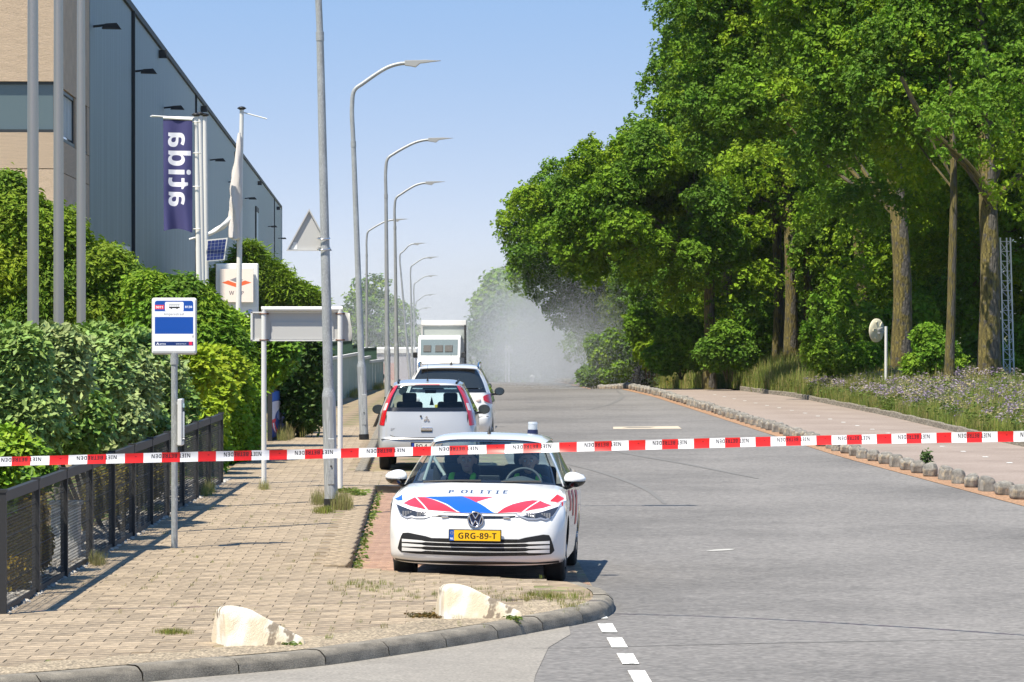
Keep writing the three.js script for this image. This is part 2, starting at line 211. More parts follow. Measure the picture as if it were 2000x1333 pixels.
{ const sk = std(C(0.09, 0.088, 0.085), 0.9), ribbon = (pts, w) => { const cv = new THREE.CatmullRomCurve3(pts.map(([a, b]) => gd(a, b, 0.004))); return gridGeo(1, 30, (u, v) => { const p = cv.getPoint(v), t = cv.getTangent(v), e = (u - 0.5) * w * (0.4 + 0.6 * Math.sin(v * Math.PI)); return [p.x + t.z * e, 0.005, p.z - t.x * e]; }); };
  const sk2 = std(C(0.115, 0.115, 0.112), 0.9), skm = std(C(0.152, 0.147, 0.14), 0.9);
  part('tyre_mark', ribbon([[1100, 905], [1180, 925], [1260, 955], [1300, 985]], 0.12), skm, road);
  part('tyre_mark', ribbon([[1165, 868], [1220, 885], [1330, 905], [1480, 935]], 0.14), skm, road);
  part('tyre_mark', ribbon([[1205, 762], [1215, 775], [1190, 790], [1150, 800]], 0.14), skm, road);
  part('dark_road_line', ribbon([[1040, 1268], [1250, 1263], [1500, 1257], [1800, 1252], [2100, 1248]], 0.03), sk, road);  // thin dark line running across the near carriageway
  part('dark_road_line', ribbon([[960, 761], [1080, 760], [1215, 760]], 0.3), sk, road);  // seam across the road at the crest
  part('paint_trace', ribbon([[1385, 1077], [1410, 1075], [1430, 1073]], 0.2), std(C(0.42, 0.41, 0.38), 0.9), road);
}
// boulder-like blocks along the far kerb
{ const R = rng(31), mk = (s) => { const q = rng(s), g = new RoundedBoxGeometry(0.27, 0.3, 0.5, 5, 0.105), p = g.attributes.position, ph = q() * 9; for (let i = 0; i < p.count; i++) { const x = p.getX(i), y = p.getY(i), z = p.getZ(i), k = 1 + 0.05 * Math.sin(x * 23 + ph) + 0.05 * Math.sin(y * 19 + ph * 2) + 0.04 * Math.sin(z * 17 + ph); p.setXYZ(i, x * k, y * k, z * k); } g.computeVertexNormals(); return g; };
  const gs = [1, 2, 3, 4, 5].map(mk), tx = dataTex(256, (u, v) => { const a = fbm(n1, u, v, 5, 4), s = fbm(n3, u, v, 2, 3), k = 0.68 + (a - 0.5) * 0.42; const q = clamp((s - 0.55) / 0.15); return [k * lerp(1.02, 0.8, q), k * lerp(0.95, 0.78, q), k * lerp(0.83, 0.74, q)]; }), mats = [0.5, 0.8, 1.1].map((r) => std(C(1, 1, 1), 0.9, 0, { map: rep(tx, r), bumpMap: grain, bumpScale: 0.01 }));
  let D = 60.6, k = 0;
  while (D < 228) { const near = D < 66;
    const m = new THREE.Mesh(gs[Math.floor(R() * 5)], mats[Math.floor(R() * 3)]); m.name = numbered('kerb_block'); const x = kerbX(D) + (R() - 0.5) * 0.06;
    m.position.set(x, prof(D) + 0.085, -D); m.rotation.set((R() - 0.5) * 0.12, (R() - 0.5) * 0.3, (R() - 0.5) * 0.12); m.scale.set(0.8 + R() * 0.2, 0.78 + R() * 0.18, 0.85 + R() * 0.3);
    scene.add(m); tag(m, 'weathered pale rounded block in the row edging the cycle path', 'kerb block', 'rounded blocks between road and cycle path'); D += 1.36 + R() * 0.12; k++; } }

// ---------- hall and office block ----------
const wallX = (D) => -11.4 - 0.0363 * (D - 105.5);
const wallD = (px) => 7.57 / ((1000 - px) / F - 0.0363);
const wallTurn = Math.atan(-0.0363);     // the wall runs away from us, drifting to the left
{
  const hall = thing('hall', 'long blue-grey metal clad industrial hall behind the flagpoles', 'building', [wallX(119.5), 0, -119.5], 0);
  const L = (D) => (D - 119.5) * Math.hypot(1, 0.0363), H = 12.75, dir = Math.atan2(0.0363, 1);
  hall.rotation.y = dir;                  // local -z runs along the wall, local +x faces the street
  const clad = dataTex(512, (u, v) => { const k = 0.5 + 0.5 * Math.sin(u * Math.PI * 2 * 48), j = (u * 8) % 1 < 0.03 ? 0 : 1; return 0.75 * j * (k > 0.18 ? 1 : 0.35); }, false);
  const tone = dataTex(512, (u, v) => { const s = fbm(n1, u, v * 0.2, 20, 3) - 0.5, k = 0.5 + s * 0.1 - ((u * 48) % 1 < 0.12 ? 0.05 : 0); return [k * 1.08, k * 1.18, k * 1.21]; });
  const cm = [0, 1, 2].map((i) => std(C(1 + i * 0.04, 1 + i * 0.035, 1 + i * 0.03), 0.5, 0.25, { map: rep(tone, 1 / 8, 1 / 14), bumpMap: rep(clad, 1 / 8, 1), bumpScale: 0.02 })), dark = std(C(0.018, 0.022, 0.026), 0.6);
  const cuts = [119.5, wallD(257), wallD(381), wallD(470), wallD(535)].map(L), end = L(wallD(549)); cuts.push(end);
  for (let i = 0; i < cuts.length - 1; i++) { const a = cuts[i] + (i ? 0.12 : 0), b = cuts[i + 1] - 0.12; const g = gridGeo(1, 1, (u, v) => [0, v * H, -lerp(a, b, u), lerp(a, b, u), v * H]); part('wall_panel', g, cm[i % 3], hall); if (i) part('panel_joint', box(i === 1 ? 0.13 : 0.08, H, 0.2, 0.05, H / 2, -cuts[i]), dark, hall); }
  part('wall_core', box(30, H - 0.05, end - 0.2, -15.1, H / 2, -end / 2), std(C(0.3, 0.34, 0.37), 0.7), hall);
  part('roof_edge', box(0.22, 0.22, end + 0.2, -0.02, H + 0.1, -end / 2), dark, hall);
  part('corner_trim', box(0.4, H + 0.1, 0.5, -0.1, H / 2, -end - 0.1), std(C(0.6, 0.63, 0.67), 0.5), hall);
  const dk = L(wallD(498)), dw = 3.6; part('door_frame', [box(0.1, 8.6, 0.5, 0.06, 6.0, -dk), box(0.1, 0.35, dw * 2.2, 0.06, 10.2, -dk - dw)], dark, hall);
  part('wall_door', box(0.06, 8.4, dw * 2, 0.04, 5.9, -dk - dw), std(C(0.42, 0.5, 0.55), 0.5), hall);
  for (const [px, py] of [[182, 52], [260, 140], [320, 211], [410, 313], [446, 356], [478, 388], [523, 443], [543, 466]]) { const D = wallD(px), y = CAM - (py - HY) / F * D, f = part('flood_lamp', [bar([0, y, -L(D)], [0.35, y + 0.04, -L(D)], 0.04), new THREE.ExtrudeGeometry(new THREE.Shape([[0.25, -0.06], [0.8, -0.07], [0.68, 0.09], [0.36, 0.07]].map((p) => new THREE.Vector2(...p))), { depth: 0.5, bevelEnabled: false }).translate(0, y, -L(D) - 0.25)], M.fence, hall); }
  for (const [px, py] of [[310, 106], [392, 213], [458, 301], [503, 358], [540, 407]]) { const D = wallD(px), y = CAM - (py - HY) / F * D; part('sensor_box', box(0.3, 0.3, 0.3, 0.16, y, -L(D)), M.fence, hall); }
  part('roof_unit', box(2.4, 2.0, 3, -3.4, H + 1.1, -L(wallD(420)) - 6), std(C(0.5, 0.42, 0.33), 0.8), hall);
}
{
  const D0 = 105.5, x0 = wallX(D0), H = 15.5, dp = 13.9, office = thing('office_block', 'beige rendered office block with a strip window', 'building', [x0, 0, -D0], Math.atan2(0.0363, 1));
  const render = std(0xffffff, 0.95, 0, { map: dataTex(512, (u, v) => { const k = 0.74 + (n1(u * 128, v * 128, 128) - 0.5) * 0.08 + (fbm(n2, u, v, 4, 4) - 0.5) * 0.12; return [k * 1.04, k * 0.925, k * 0.81]; }, true, 5), bumpMap: rep(grain, 9), bumpScale: 0.01 });
  const Y = (py) => CAM - (py - HY) / F * D0, wy0 = Y(258), wy1 = Y(160), j1 = Y(330);
  const fr = std(C(0.035, 0.04, 0.045), 0.4), gl = new THREE.MeshPhysicalMaterial({ color: C(0.1, 0.14, 0.15), roughness: 0.08, clearcoat: 1 });
  // front wall pieces round the window band
  const front = (y0, y1) => box(16, y1 - y0 - 0.02, 0.3, -8, (y0 + y1) / 2, -0.15);
  part('wall_panel', front(-0.5, j1), render, office); part('wall_panel', front(j1, wy0), render, office); part('wall_panel', front(wy1, wy1 + 3.6), render, office); part('wall_panel', front(wy1 + 3.6, H), render, office);
  const sideW = (y0, y1, a = 0.31, b = dp) => box(0.3, y1 - y0 - 0.02, b - a, -0.15, (y0 + y1) / 2, -(a + b) / 2);
  const s0 = 5.73, w0 = 3.2, w1 = 8.0, w2 = 10.4, w3 = 12.9;
  part('wall_panel', sideW(-0.5, j1), render, office); part('wall_panel', sideW(j1, wy0 - 0.1), render, office); part('wall_panel', sideW(wy1, H), render, office);
  part('wall_panel', sideW(wy0 - 0.1, wy1, 0.31, w0), render, office); part('wall_panel', sideW(wy0 - 0.1, wy1, w1, w2), render, office); part('wall_panel', sideW(wy0 - 0.1, wy1, w3, dp), render, office);
  part('core', box(14, H - 0.2, dp - 1.2, -7.7, H / 2 - 0.1, -dp / 2 - 0.2), M.under, office);
  { const w = part('window', [box(16, 0.06, 0.1, -8, wy1 - 0.03, -0.1), box(16, 0.07, 0.14, -8, wy0 + 0.03, -0.08), box(0.06, wy1 - wy0, 0.1, -0.55, (wy0 + wy1) / 2, -0.12), box(0.06, wy1 - wy0, 0.1, -2.7, (wy0 + wy1) / 2, -0.12)], fr, office);
    part('pane', box(0.5, wy1 - wy0 - 0.1, 0.02, -0.28, (wy0 + wy1) / 2, -0.14), gl, w); part('pane', box(2.1, wy1 - wy0 - 0.1, 0.02, -1.62, (wy0 + wy1) / 2, -0.14), gl, w); part('pane', box(13, wy1 - wy0 - 0.1, 0.02, -9.24, (wy0 + wy1) / 2, -0.14), gl, w); }
  for (const [a, b] of [[w0, w1], [w2, w3]]) { const m = (a + b) / 2, w = part('window', [box(0.1, 0.08, b - a, -0.1, wy1 - 0.05, -m), box(0.12, 0.08, b - a, -0.08, wy0 - 0.05, -m), box(0.1, wy1 - wy0, 0.08, -0.1, (wy0 + wy1) / 2, -a - 0.04), box(0.1, wy1 - wy0, 0.08, -0.1, (wy0 + wy1) / 2, -b + 0.04)], fr, office);
    part('pane', box(0.02, wy1 - wy0, b - a - 0.1, -0.13, (wy0 + wy1) / 2 - 0.03, -m), new THREE.MeshPhysicalMaterial({ color: C(0.5, 0.58, 0.62), roughness: 0.06, metalness: 0.7 }), w);
    const n = Math.round((b - a) / 0.55); for (let k = 0; k < n; k++) part('blind', box(0.015, wy1 - wy0 - 0.2, 0.22, -0.11, (wy0 + wy1) / 2, -(a + 0.3 + k * 0.55)), std(C(0.62, 0.66, 0.68), 0.7), w); }
  // low annex with a pale roof edge beside the hall
  const an = thing('annex', 'small beige annex with a white roof edge against the grey hall', 'building', [at(190, 480, 112).x + 0.4, 0, -112]);
  part('wall_panel', box(2.4, 4.3, 4, -1.2, 2.15, -2), render, an); part('roof_edge', box(2.6, 0.2, 4.2, -1.2, 4.4, -2), M.postWhite, an);
}
// far sheds seen through the smoke
{ const s = thing('far_shed', 'pale flat shed far away beside the smoke', 'building', [at(933, 700, 330).x, prof(330) - 1, -330]); part('wall', box(3.4, 8.0 + (CAM - (656 - HY) / F * 330 - prof(330) + 1) - 8, 12, 0, (CAM - (656 - HY) / F * 330 - prof(330) + 1) / 2, -6), std(C(0.42, 0.42, 0.43), 0.8), s); part('roof_edge', box(3.5, 0.18, 12.2, 0, CAM - (656 - HY) / F * 330 - prof(330) + 1.09, -6), M.white, s);
  const t = thing('low_warehouse', 'low wide warehouse with a white roof line far behind the lamps', 'building', [at(700, 700, 300).x, prof(300) - 1, -300]); const h = CAM - (690 - HY) / F * 300 - prof(300) + 1; part('wall', box(10, h, 14, -1, h / 2, -7), std(C(0.4, 0.39, 0.43), 0.8), t); part('roof_edge', box(10.2, 0.3, 14.2, -1, h + 0.15, -7), M.white, t); part('gate', box(1.2, 2.6, 0.1, 2.1, h - 2, 0.06), std(C(0.5, 0.3, 0.26), 0.8), t); }

// ---------- vegetation ----------
function sprig(n, len, w, spread, seed, fold = 0.25) { const R = rng(seed), pos = [], nor = [];
  for (let i = 0; i < n; i++) { const q = new THREE.Quaternion().setFromEuler(new THREE.Euler((R() - 0.5) * 1.5, R() * 6.28, (R() - 0.5) * 1.5)), o = V((R() - 0.5) * spread, (R() - 0.5) * spread * 0.8, (R() - 0.5) * spread), l = len * (0.7 + R() * 0.6), ww = w * (0.7 + R() * 0.6);
    const P = [[0, 0, 0], [ww / 2, fold * ww, l * 0.5], [0, 0, l], [-ww / 2, fold * ww, l * 0.5]].map((p) => V(...p).applyQuaternion(q).add(o));
    for (const k of [0, 1, 2, 0, 2, 3]) pos.push(P[k].x, P[k].y, P[k].z); }
  const g = new THREE.BufferGeometry(); g.setAttribute('position', new THREE.Float32BufferAttribute(pos, 3)); g.computeVertexNormals(); return g; }
const leafM = (r, g, b, rough = 0.5, tr = 0.35) => new THREE.MeshPhysicalMaterial({ color: C(r, g, b), roughness: rough, transmission: tr, thickness: 0, side: THREE.DoubleSide, specularIntensity: 0.3 });
const LM = { plain: leafM(1, 1, 1, 0.8, 0.36), glossy: leafM(1, 1, 1, 0.5, 0.2) };
const SP = { oak: sprig(11, 0.145, 0.1, 0.36, 101), oakFar: sprig(7, 0.3, 0.2, 0.6, 102), fine: sprig(12, 0.09, 0.04, 0.26, 103), laurel: sprig(7, 0.1, 0.042, 0.22, 104, 0.12), small: sprig(10, 0.055, 0.028, 0.16, 105), thuja: sprig(12, 0.16, 0.03, 0.24, 106) };
// leaf clumps over a set of lobes [x,y,z,rx,ry,rz]; tones: list of base colours
const UP = V(0, 1, 0), nn = V(0, 1, 0);
function foliage(name, parent, lobes, count, geo, mat, tones, seed, o = {}) {
  const R = rng(seed), im = new THREE.InstancedMesh(geo, mat, count), dm = new THREE.Object3D(), wsum = [], c = new THREE.Color(); let s = 0; for (const l of lobes) { s += (l[3] * l[4] + l[4] * l[5] + l[3] * l[5]); wsum.push(s); }
  const tl = lobes.map(() => tones[Math.floor(R() * tones.length)]);
  for (let i = 0; i < count; i++) { const q = R() * s; let k = wsum.findIndex((w) => w >= q); const l = lobes[k], u = R() < 0.6 ? R() * 2 - 1 : R(), a = R() * 6.283, h = Math.sqrt(1 - u * u), rr = (o.fill ? Math.cbrt(R()) : 1 - 0.5 * R() * R()) * (0.85 + 0.45 * R() * R());
    dm.position.set(l[0] + h * Math.cos(a) * l[3] * rr, l[1] + u * l[4] * rr, l[2] + h * Math.sin(a) * l[5] * rr); nn.set(h * Math.cos(a) * 0.8 + (R() - 0.5) * 1.1, u * 0.8 + 0.75 + (R() - 0.5) * 1.1, h * Math.sin(a) * 0.8 + (R() - 0.5) * 1.1).normalize(); dm.quaternion.setFromUnitVectors(UP, nn); dm.rotateY(R() * 6.28); dm.scale.setScalar((o.scale ?? 1) * (0.7 + R() * 0.6)); dm.updateMatrix(); im.setMatrixAt(i, dm.matrix);
    const t = tl[k], b = 0.78 + R() * 0.44; c.setRGB(t[0] * b * (0.9 + 0.2 * R()), t[1] * b, t[2] * b); im.setColorAt(i, c); }
  im.name = name; im.userData.kind = 'stuff'; parent.add(im); return im; }
// lobes spread over an ellipsoid crown
function crownLobes(c, r, n, lr, seed, cut = -1) { const R = rng(seed), out = []; while (out.length < n) { const u = R() * 2 - 1, a = R() * 6.283, h = Math.sqrt(1 - u * u), k = 0.45 + 0.55 * Math.sqrt(R()); if (u < cut) continue; const q = lr * (0.65 + R() * 0.7); out.push([c[0] + h * Math.cos(a) * (r[0] - lr * 0.3) * k, c[1] + u * (r[1] - lr * 0.3) * k, c[2] + h * Math.sin(a) * (r[2] - lr * 0.3) * k, q * (0.8 + R() * 0.5), q * (0.7 + R() * 0.5), q * (0.8 + R() * 0.5)]); } return out; }
const OAK = [[0.175, 0.31, 0.014], [0.14, 0.265, 0.014], [0.225, 0.35, 0.014], [0.11, 0.22, 0.016]], DARK = OAK;
function oak(label, [x, y, z], tr, h, c, r, n, seed, o = {}) {
  const t = thing('oak_tree', label, 'tree', [x, y, z], 0, o.group ?? 'oaks along the cycle path'), R = rng(seed), lc = [c[0] - x, c[1] - y, c[2] - z];
  const lean = o.lean ?? 0, top = [lean * h + lc[0] * 0.06, h, lc[2] * 0.06];
  const trunk = part('trunk', limb([[0, -1, 0], [lean * 0.4, h * 0.12, 0.02], [lean * h * 0.5 + 0.04 * tr, h * 0.5, 0], top, [lc[0] * 0.5, lc[1] + r[1] * 0.3, lc[2] * 0.5]], [tr * 1.45, tr * 1.05, tr * 0.92, tr * 0.7, tr * 0.2], 14, 30, 0.06), M.bark, t);
  const lobes = crownLobes(lc, r, (o.lobes ?? 46) * 3, (o.lr ?? 1.5) * 0.58, seed + 7, o.cut ?? -0.62);
  for (let k = 0; k < (o.limbs ?? 7); k++) { const L = lobes[Math.floor(R() * lobes.length)], f = 0.92 + 0.08 * R(), b = [top[0] * f + (1 - f) * lean * h * 0.5, h * f, top[2] * f]; part('limb', limb([b, [lerp(b[0], L[0], 0.45) + (R() - 0.5) * 0.5, lerp(b[1], L[1], 0.35) + R() * 0.5, lerp(b[2], L[2], 0.5)], [L[0], L[1], L[2]]], [tr * 0.3, tr * 0.2, tr * 0.06], 8, 12, 0.08), M.bark, trunk); }
  for (const pts of o.bigLimbs ?? []) part('limb', limb(pts.map((p) => [p[0] - x, p[1] - y, p[2] - z]), [tr * 0.6, tr * 0.45, tr * 0.38, tr * 0.2], 10, 20, 0.1), M.bark, trunk);
  foliage('crown', t, [...lobes, ...(o.more ?? []).map((m) => [m[0] - x, m[1] - y, m[2] - z, m[3], m[4], m[5]])], n, o.geo ?? SP.oak, LM.plain, o.tones ?? OAK, seed + 3, o.fol ?? {});
  return t; }
const bank = (px, py, e = 0.6) => { const p = gd(px, py, e); return [p.x, e - 0.05, p.z]; };
const px3 = (px, py, D, rx, ry, rz) => { const p = at(px, py, D); return [p.x, p.y, p.z, rx, ry, rz]; };
{ const b = bank(1933, 757), D = -b[2]; oak('thick mossy oak beside the white lattice mast', b, 0.27, 5.6, [at(1900, 40, D + 2).x, 11.2, -D - 4.5], [6.2, 6.4, 3.6], 14000, 201, { lobes: 60, lr: 1.6, cut: -0.7, bigLimbs: [[at(1940, 400, D), at(1895, 330, D - 0.5), at(1810, 245, D - 1.5), at(1760, 150, D - 2)].map((p) => [p.x, p.y, p.z])], more: [px3(1990, 330, D - 2, 1.2, 1.4, 1.4), px3(1880, 250, D - 3, 1.4, 1.0, 1.4), px3(1990, 180, D - 2, 1.5, 1.5, 1.5)] }); }
{ const b = bank(1855, 758), D = -b[2]; oak('slim leaning oak between the mast oak and the round mirror', b, 0.12, 6, [at(1870, 250, D).x, 9.5, -D - 3], [2.8, 3.0, 2.4], 4500, 202, { lobes: 20, lr: 1.3, lean: 0.02, limbs: 4 }); }
{ const b = bank(1762, 741), D = -b[2]; oak('stout straight oak just behind the round mirror', b, 0.28, 5.4, [at(1650, 60, D + 2.5).x, 11.2, -D - 4.5], [5.5, 6.0, 3.5], 13000, 203, { lobes: 56, lr: 1.5, more: [px3(1640, 420, D - 5, 1.4, 0.9, 1.2), px3(1700, 400, D - 5, 1.3, 0.8, 1.3), px3(1480, 330, D - 5, 1.4, 0.9, 1.3), px3(1780, 350, D - 5, 1.2, 0.8, 1.2), px3(1660, 560, D - 5, 0.8, 0.9, 0.8), px3(1622, 600, D - 5, 0.7, 0.6, 0.7), px3(1640, 640, D - 5, 0.7, 0.5, 0.6)] }); }
{ const b = bank(1683, 724), D = -b[2]; oak('oak half hidden by leaves left of the stout straight one', b, 0.24, 5, [at(1600, 200, D).x, 9.5, -D - 4.5], [4.5, 4.6, 3.2], 7000, 204, { lobes: 36, lr: 1.5, limbs: 4 }); }
{ const b = bank(1545, 722), D = -b[2]; oak('tall oak with a pale sunlit trunk in the middle of the row', b, 0.22, 5.6, [at(1490, 215, D + 2).x, 10.4, -D - 4.5], [4.5, 5.2, 3.4], 12000, 205, { lobes: 52, lr: 1.4, more: [px3(1440, 560, D - 6, 1.6, 1.1, 1.3), px3(1390, 480, D - 6, 1.4, 1.0, 1.3), px3(1460, 450, D - 6, 0.9, 0.6, 0.9), px3(1430, 610, D - 6, 1.0, 0.7, 1.0), px3(1350, 570, D - 5, 1.2, 0.9, 1.1)] }); }
{ const b = bank(1521, 720), D = -b[2]; oak('twin trunk oak leaning against the tall middle one', b, 0.2, 5.2, [at(1470, 270, D).x, 9.6, -D - 4], [3.2, 2.8, 2.6], 4500, 206, { lobes: 26, lr: 1.3, limbs: 4 }); }
{ const b = bank(1578, 722), D = -b[2]; oak('slender dark oak behind the sunlit twin trunks', b, 0.16, 5.4, [at(1560, 280, D + 3).x, 9.4, -D - 3], [3.4, 4, 3.4], 5000, 207, { lobes: 24, lr: 1.4, limbs: 3, tones: DARK }); }
{ const b = bank(1420, 716), D = -b[2]; oak('broad leafy oak filling the row beyond the twin trunks', b, 0.22, 4.6, [at(1375, 400, D + 2).x, 6.9, -D - 4], [3.9, 4.0, 3.0], 10000, 208, { lobes: 44, lr: 1.25, more: [px3(1290, 560, D - 5, 1.5, 1.0, 1.2), px3(1370, 620, D - 5, 1.2, 0.8, 1.0), px3(1310, 470, D - 4, 1.2, 0.9, 1.1), px3(1270, 620, D - 4, 0.9, 0.7, 0.9)] }); }
{ const b = bank(1236, 714, 0.3), D = -b[2]; oak('far oak overhanging the road with two trunks in the smoke', b, 0.27, 4.6, [at(1165, 445, D).x, 6.0, -D], [3.2, 2.9, 3.2], 13000, 209, { lobes: 42, lr: 1.0, more: [px3(1020, 500, D - 2, 0.8, 0.55, 0.8), px3(1040, 400, D, 1.1, 0.9, 1.1), px3(1060, 560, D, 0.9, 0.8, 0.9), px3(1100, 610, D, 0.9, 0.8, 0.9), px3(1150, 590, D, 1.1, 0.9, 1.0), px3(1195, 610, D, 1.1, 0.9, 1.0), px3(1230, 580, D, 1.1, 0.8, 1.0), px3(1160, 645, D, 0.9, 0.8, 0.9), px3(1255, 640, D - 1, 0.8, 0.8, 0.8)] }); }
{ const b = bank(1203, 712, 0.3), D = -b[2] + 2; oak('second trunk oak beside the far overhanging one', [b[0], b[1], -D], 0.2, 4.6, [at(1110, 470, D + 8).x, 6.0, -D - 6], [3.2, 3.4, 3.2], 7000, 210, { lobes: 30, lr: 1.2, more: [px3(1160, 640, D - 1, 0.9, 0.8, 0.9), px3(1130, 680, D, 0.8, 0.7, 0.8)] }); }
{ const D = 148, p = at(1330, 700, D); oak('oak standing between the far pair and the broad one', [p.x + 1, 0.4, -D], 0.2, 4.4, [at(1262, 430, D + 1).x, 6.0, -D - 1], [3.3, 3.3, 3.2], 8000, 211, { lobes: 36, lr: 1.1 }); }
// dark second row
[[2020, 142, 16.5, 8], [1910, 148, 15.5, 7.5], [1800, 154, 15, 7.5], [1690, 164, 14.5, 7], [1590, 172, 13, 6.5], [1490, 178, 12, 6.5], [1400, 184, 11, 6], [1310, 190, 10, 5.5]].forEach(([px, D, h, ry], i) => {
  const p = at(px, 600, D); oak(['dark oak deep in the wood behind the lattice mast', 'dark oak in the wood behind the slim leaning tree', 'dark oak in the wood behind the mirror pole', 'dark oak in the wood behind the stout oak', 'dark oak in the shade behind the hidden trunk', 'dark oak in the shade behind the twin trunks', 'dark oak in the shade behind the broad tree', 'dark oak in the shade nearest the smoke'][i], [p.x, 0.5, -D], 0.2, 5, [p.x, h * 0.5, -D], [5.2, ry, 3.6], 9500, 220 + i, { tones: DARK, lobes: 50, lr: 1.7, limbs: 3, group: 'dark trees of the wood', cut: -1 }); });
// bushes under the trees
function bush(name, label, cat, lobes, n, geo, mat, tones, seed, o = {}) { const c = lobes.reduce((a, l) => [a[0] + l[0] / lobes.length, 0, a[2] + l[2] / lobes.length], [0, 0, 0]), y = o.y ?? 0; const t = thing(name, label, cat, [c[0], y, c[2]], 0, o.group); const rel = lobes.map((l) => [l[0] - c[0], l[1] - y, l[2] - c[2], l[3], l[4], l[5]]); const R = rng(seed);
  const stems = rel.slice(0, o.stems ?? 5).map((l) => limb([[(R() - 0.5) * 0.3, -0.1, (R() - 0.5) * 0.3], [l[0] * 0.5, l[1] * 0.5, l[2] * 0.5], [l[0], l[1], l[2]]], [0.035, 0.025, 0.01], 6, 8)); stems.forEach((g) => part('stem', g, M.bark, t));
  foliage('foliage', t, rel, n, geo, mat, tones, seed, o.fol ?? {}); return t; }
const lobF = (arr, Dmin, out = 4.7) => arr.map(([px, py, r, ry]) => { const d = Math.max(Dmin, out * F / (1000 - px - r)), s = F / d, p = at(px, py, d); return [p.x, p.y, p.z, r / s, (ry ?? r) / s, r / s]; });
const lob = (arr, D, k = 1) => arr.map(([px, py, r, ry, dd]) => { const d = D + (dd ?? 0), s = F / d, p = at(px, py, d); return [p.x, p.y, p.z, r / s, (ry ?? r) / s, r / s * k]; });
const SHRUB = [[0.18, 0.34, 0.02], [0.15, 0.3, 0.02], [0.22, 0.36, 0.025]];
bush('understory_bush', 'bright green bush between the stout oak and the slim one', 'bush', lob([[1830, 690, 38, 34], [1812, 660, 26, 24], [1850, 715, 34, 24], [1795, 715, 28, 24]], 121), 2600, SP.oak, LM.plain, SHRUB, 301, { y: 0.5, fol: { scale: 0.8 } });
bush('understory_bush', 'leafy bush round the hidden trunk below its low branches', 'bush', lob([[1605, 690, 36, 34], [1640, 705, 34, 26], [1590, 650, 24, 22], [1690, 700, 30, 26]], 130), 2200, SP.oak, LM.plain, SHRUB, 302, { y: 0.5, fol: { scale: 0.8 } });
bush('understory_bush', 'low bush left of the twin trunks beside the path', 'bush', lob([[1445, 695, 30, 24], [1400, 690, 36, 30], [1420, 660, 30, 26]], 146), 2200, SP.oak, LM.plain, DARK, 303, { y: 0.4 });
bush('understory_bush', 'sunlit bush under the broad oak', 'bush', lob([[1330, 660, 44, 40], [1300, 700, 36, 26], [1360, 690, 40, 30]], 150), 2400, SP.oak, LM.plain, SHRUB, 304, { y: 0.4 });
bush('understory_bush', 'shady bush between the far trunks and the broad oak', 'bush', lob([[1275, 680, 32, 34], [1255, 640, 30, 30]], 158), 1600, SP.oak, LM.plain, DARK, 305, { y: 0.3 });
bush('understory_bush', 'bush at the foot of the far trunks in the smoke', 'bush', lob([[1175, 705, 22, 30], [1195, 680, 22, 34], [1210, 720, 22, 26], [1185, 735, 26, 18], [1150, 735, 20, 18], [1160, 675, 14, 20], [1225, 690, 20, 30]], 175), 3000, SP.oak, LM.plain, OAK, 306, { y: -0.3 });
bush('understory_bush', 'dark bush behind the lattice mast', 'bush', lob([[1975, 720, 40, 40], [1920, 700, 40, 46], [2020, 680, 40, 60]], 126), 2400, SP.oak, LM.plain, DARK, 307, { y: 0.5 });
bush('understory_bush', 'dark thicket behind the stout oak', 'bush', lob([[1740, 690, 50, 46], [1690, 660, 50, 60], [1780, 640, 50, 60]], 140), 3200, SP.oak, LM.plain, SHRUB, 308, { y: 0.5 });
bush('understory_bush', 'dark thicket behind the twin trunks', 'bush', lob([[1540, 680, 50, 46], [1600, 650, 50, 60], [1490, 640, 50, 60]], 158), 3200, SP.oak, LM.plain, SHRUB, 309, { y: 0.4 });
// hazy trees beyond the smoke and far left
oak('hazy tall tree beyond the smoke at the end of the road', [at(1040, 700, 262).x, prof(262), -262], 0.25, 4, [at(1035, 640, 262).x, 1.4, -262], [4.0, 3.6, 3], 6000, 231, { geo: SP.oakFar, lobes: 40, lr: 1.3, group: 'hazy trees at the end of the road', cut: -1 });
oak('hazy tree with a pointed top beyond the smoke', [at(985, 700, 285).x, prof(285), -285], 0.25, 4, [at(990, 640, 285).x, 1.3, -285], [1.8, 4.2, 2.4], 5000, 232, { geo: SP.oakFar, lobes: 30, lr: 1.1, group: 'hazy trees at the end of the road', cut: -1 });
oak('hazy tree behind the smoke close to the far oaks', [at(1110, 700, 250).x, prof(250), -250], 0.25, 4, [at(1105, 650, 250).x, 1.6, -250], [3, 3.4, 3], 5000, 233, { geo: SP.oakFar, lobes: 30, lr: 1.2, group: 'hazy trees at the end of the road', cut: -1 });
const thin = { geo: SP.oakFar, lobes: 14, lr: 1.0, group: 'thin hazy trees behind the street lamps', limbs: 5, cut: -1 };
[[722, 612, 330, 2.1, 2.6, 'thin hazy tree behind the second street lamp'], [770, 640, 340, 2.3, 2.8, 'thin hazy tree just left of the box truck'], [690, 655, 345, 1.8, 2.2, 'thin hazy tree behind the end of the direction board'], [640, 660, 350, 2.2, 2.0, 'thin hazy tree behind the near street lamp']].forEach(([px, py, D, rx, ry, lab], i) => { const c = at(px, py, D); oak(lab, [c.x, prof(D), -D], 0.14, c.y - prof(D), [c.x, c.y, -D], [rx, ry, 2], 620, 241 + i, thin); });
{ const wood = foliage('far_wood', scene, (() => { const o = [], R = rng(8); for (let i = 0; i < 170; i++) { const px = 330 + R() * 1000, D = 520 + R() * 80, p = at(px, 700 - R() * 25, D); o.push([p.x, p.y - 1, p.z, 3.5, 3.2, 3.5]); } return o; })(), 9000, SP.oakFar, LM.plain, OAK, 250, { scale: 2.2 }); stuffy(wood, 'far hazy belt of trees along the horizon', 'wood'); }

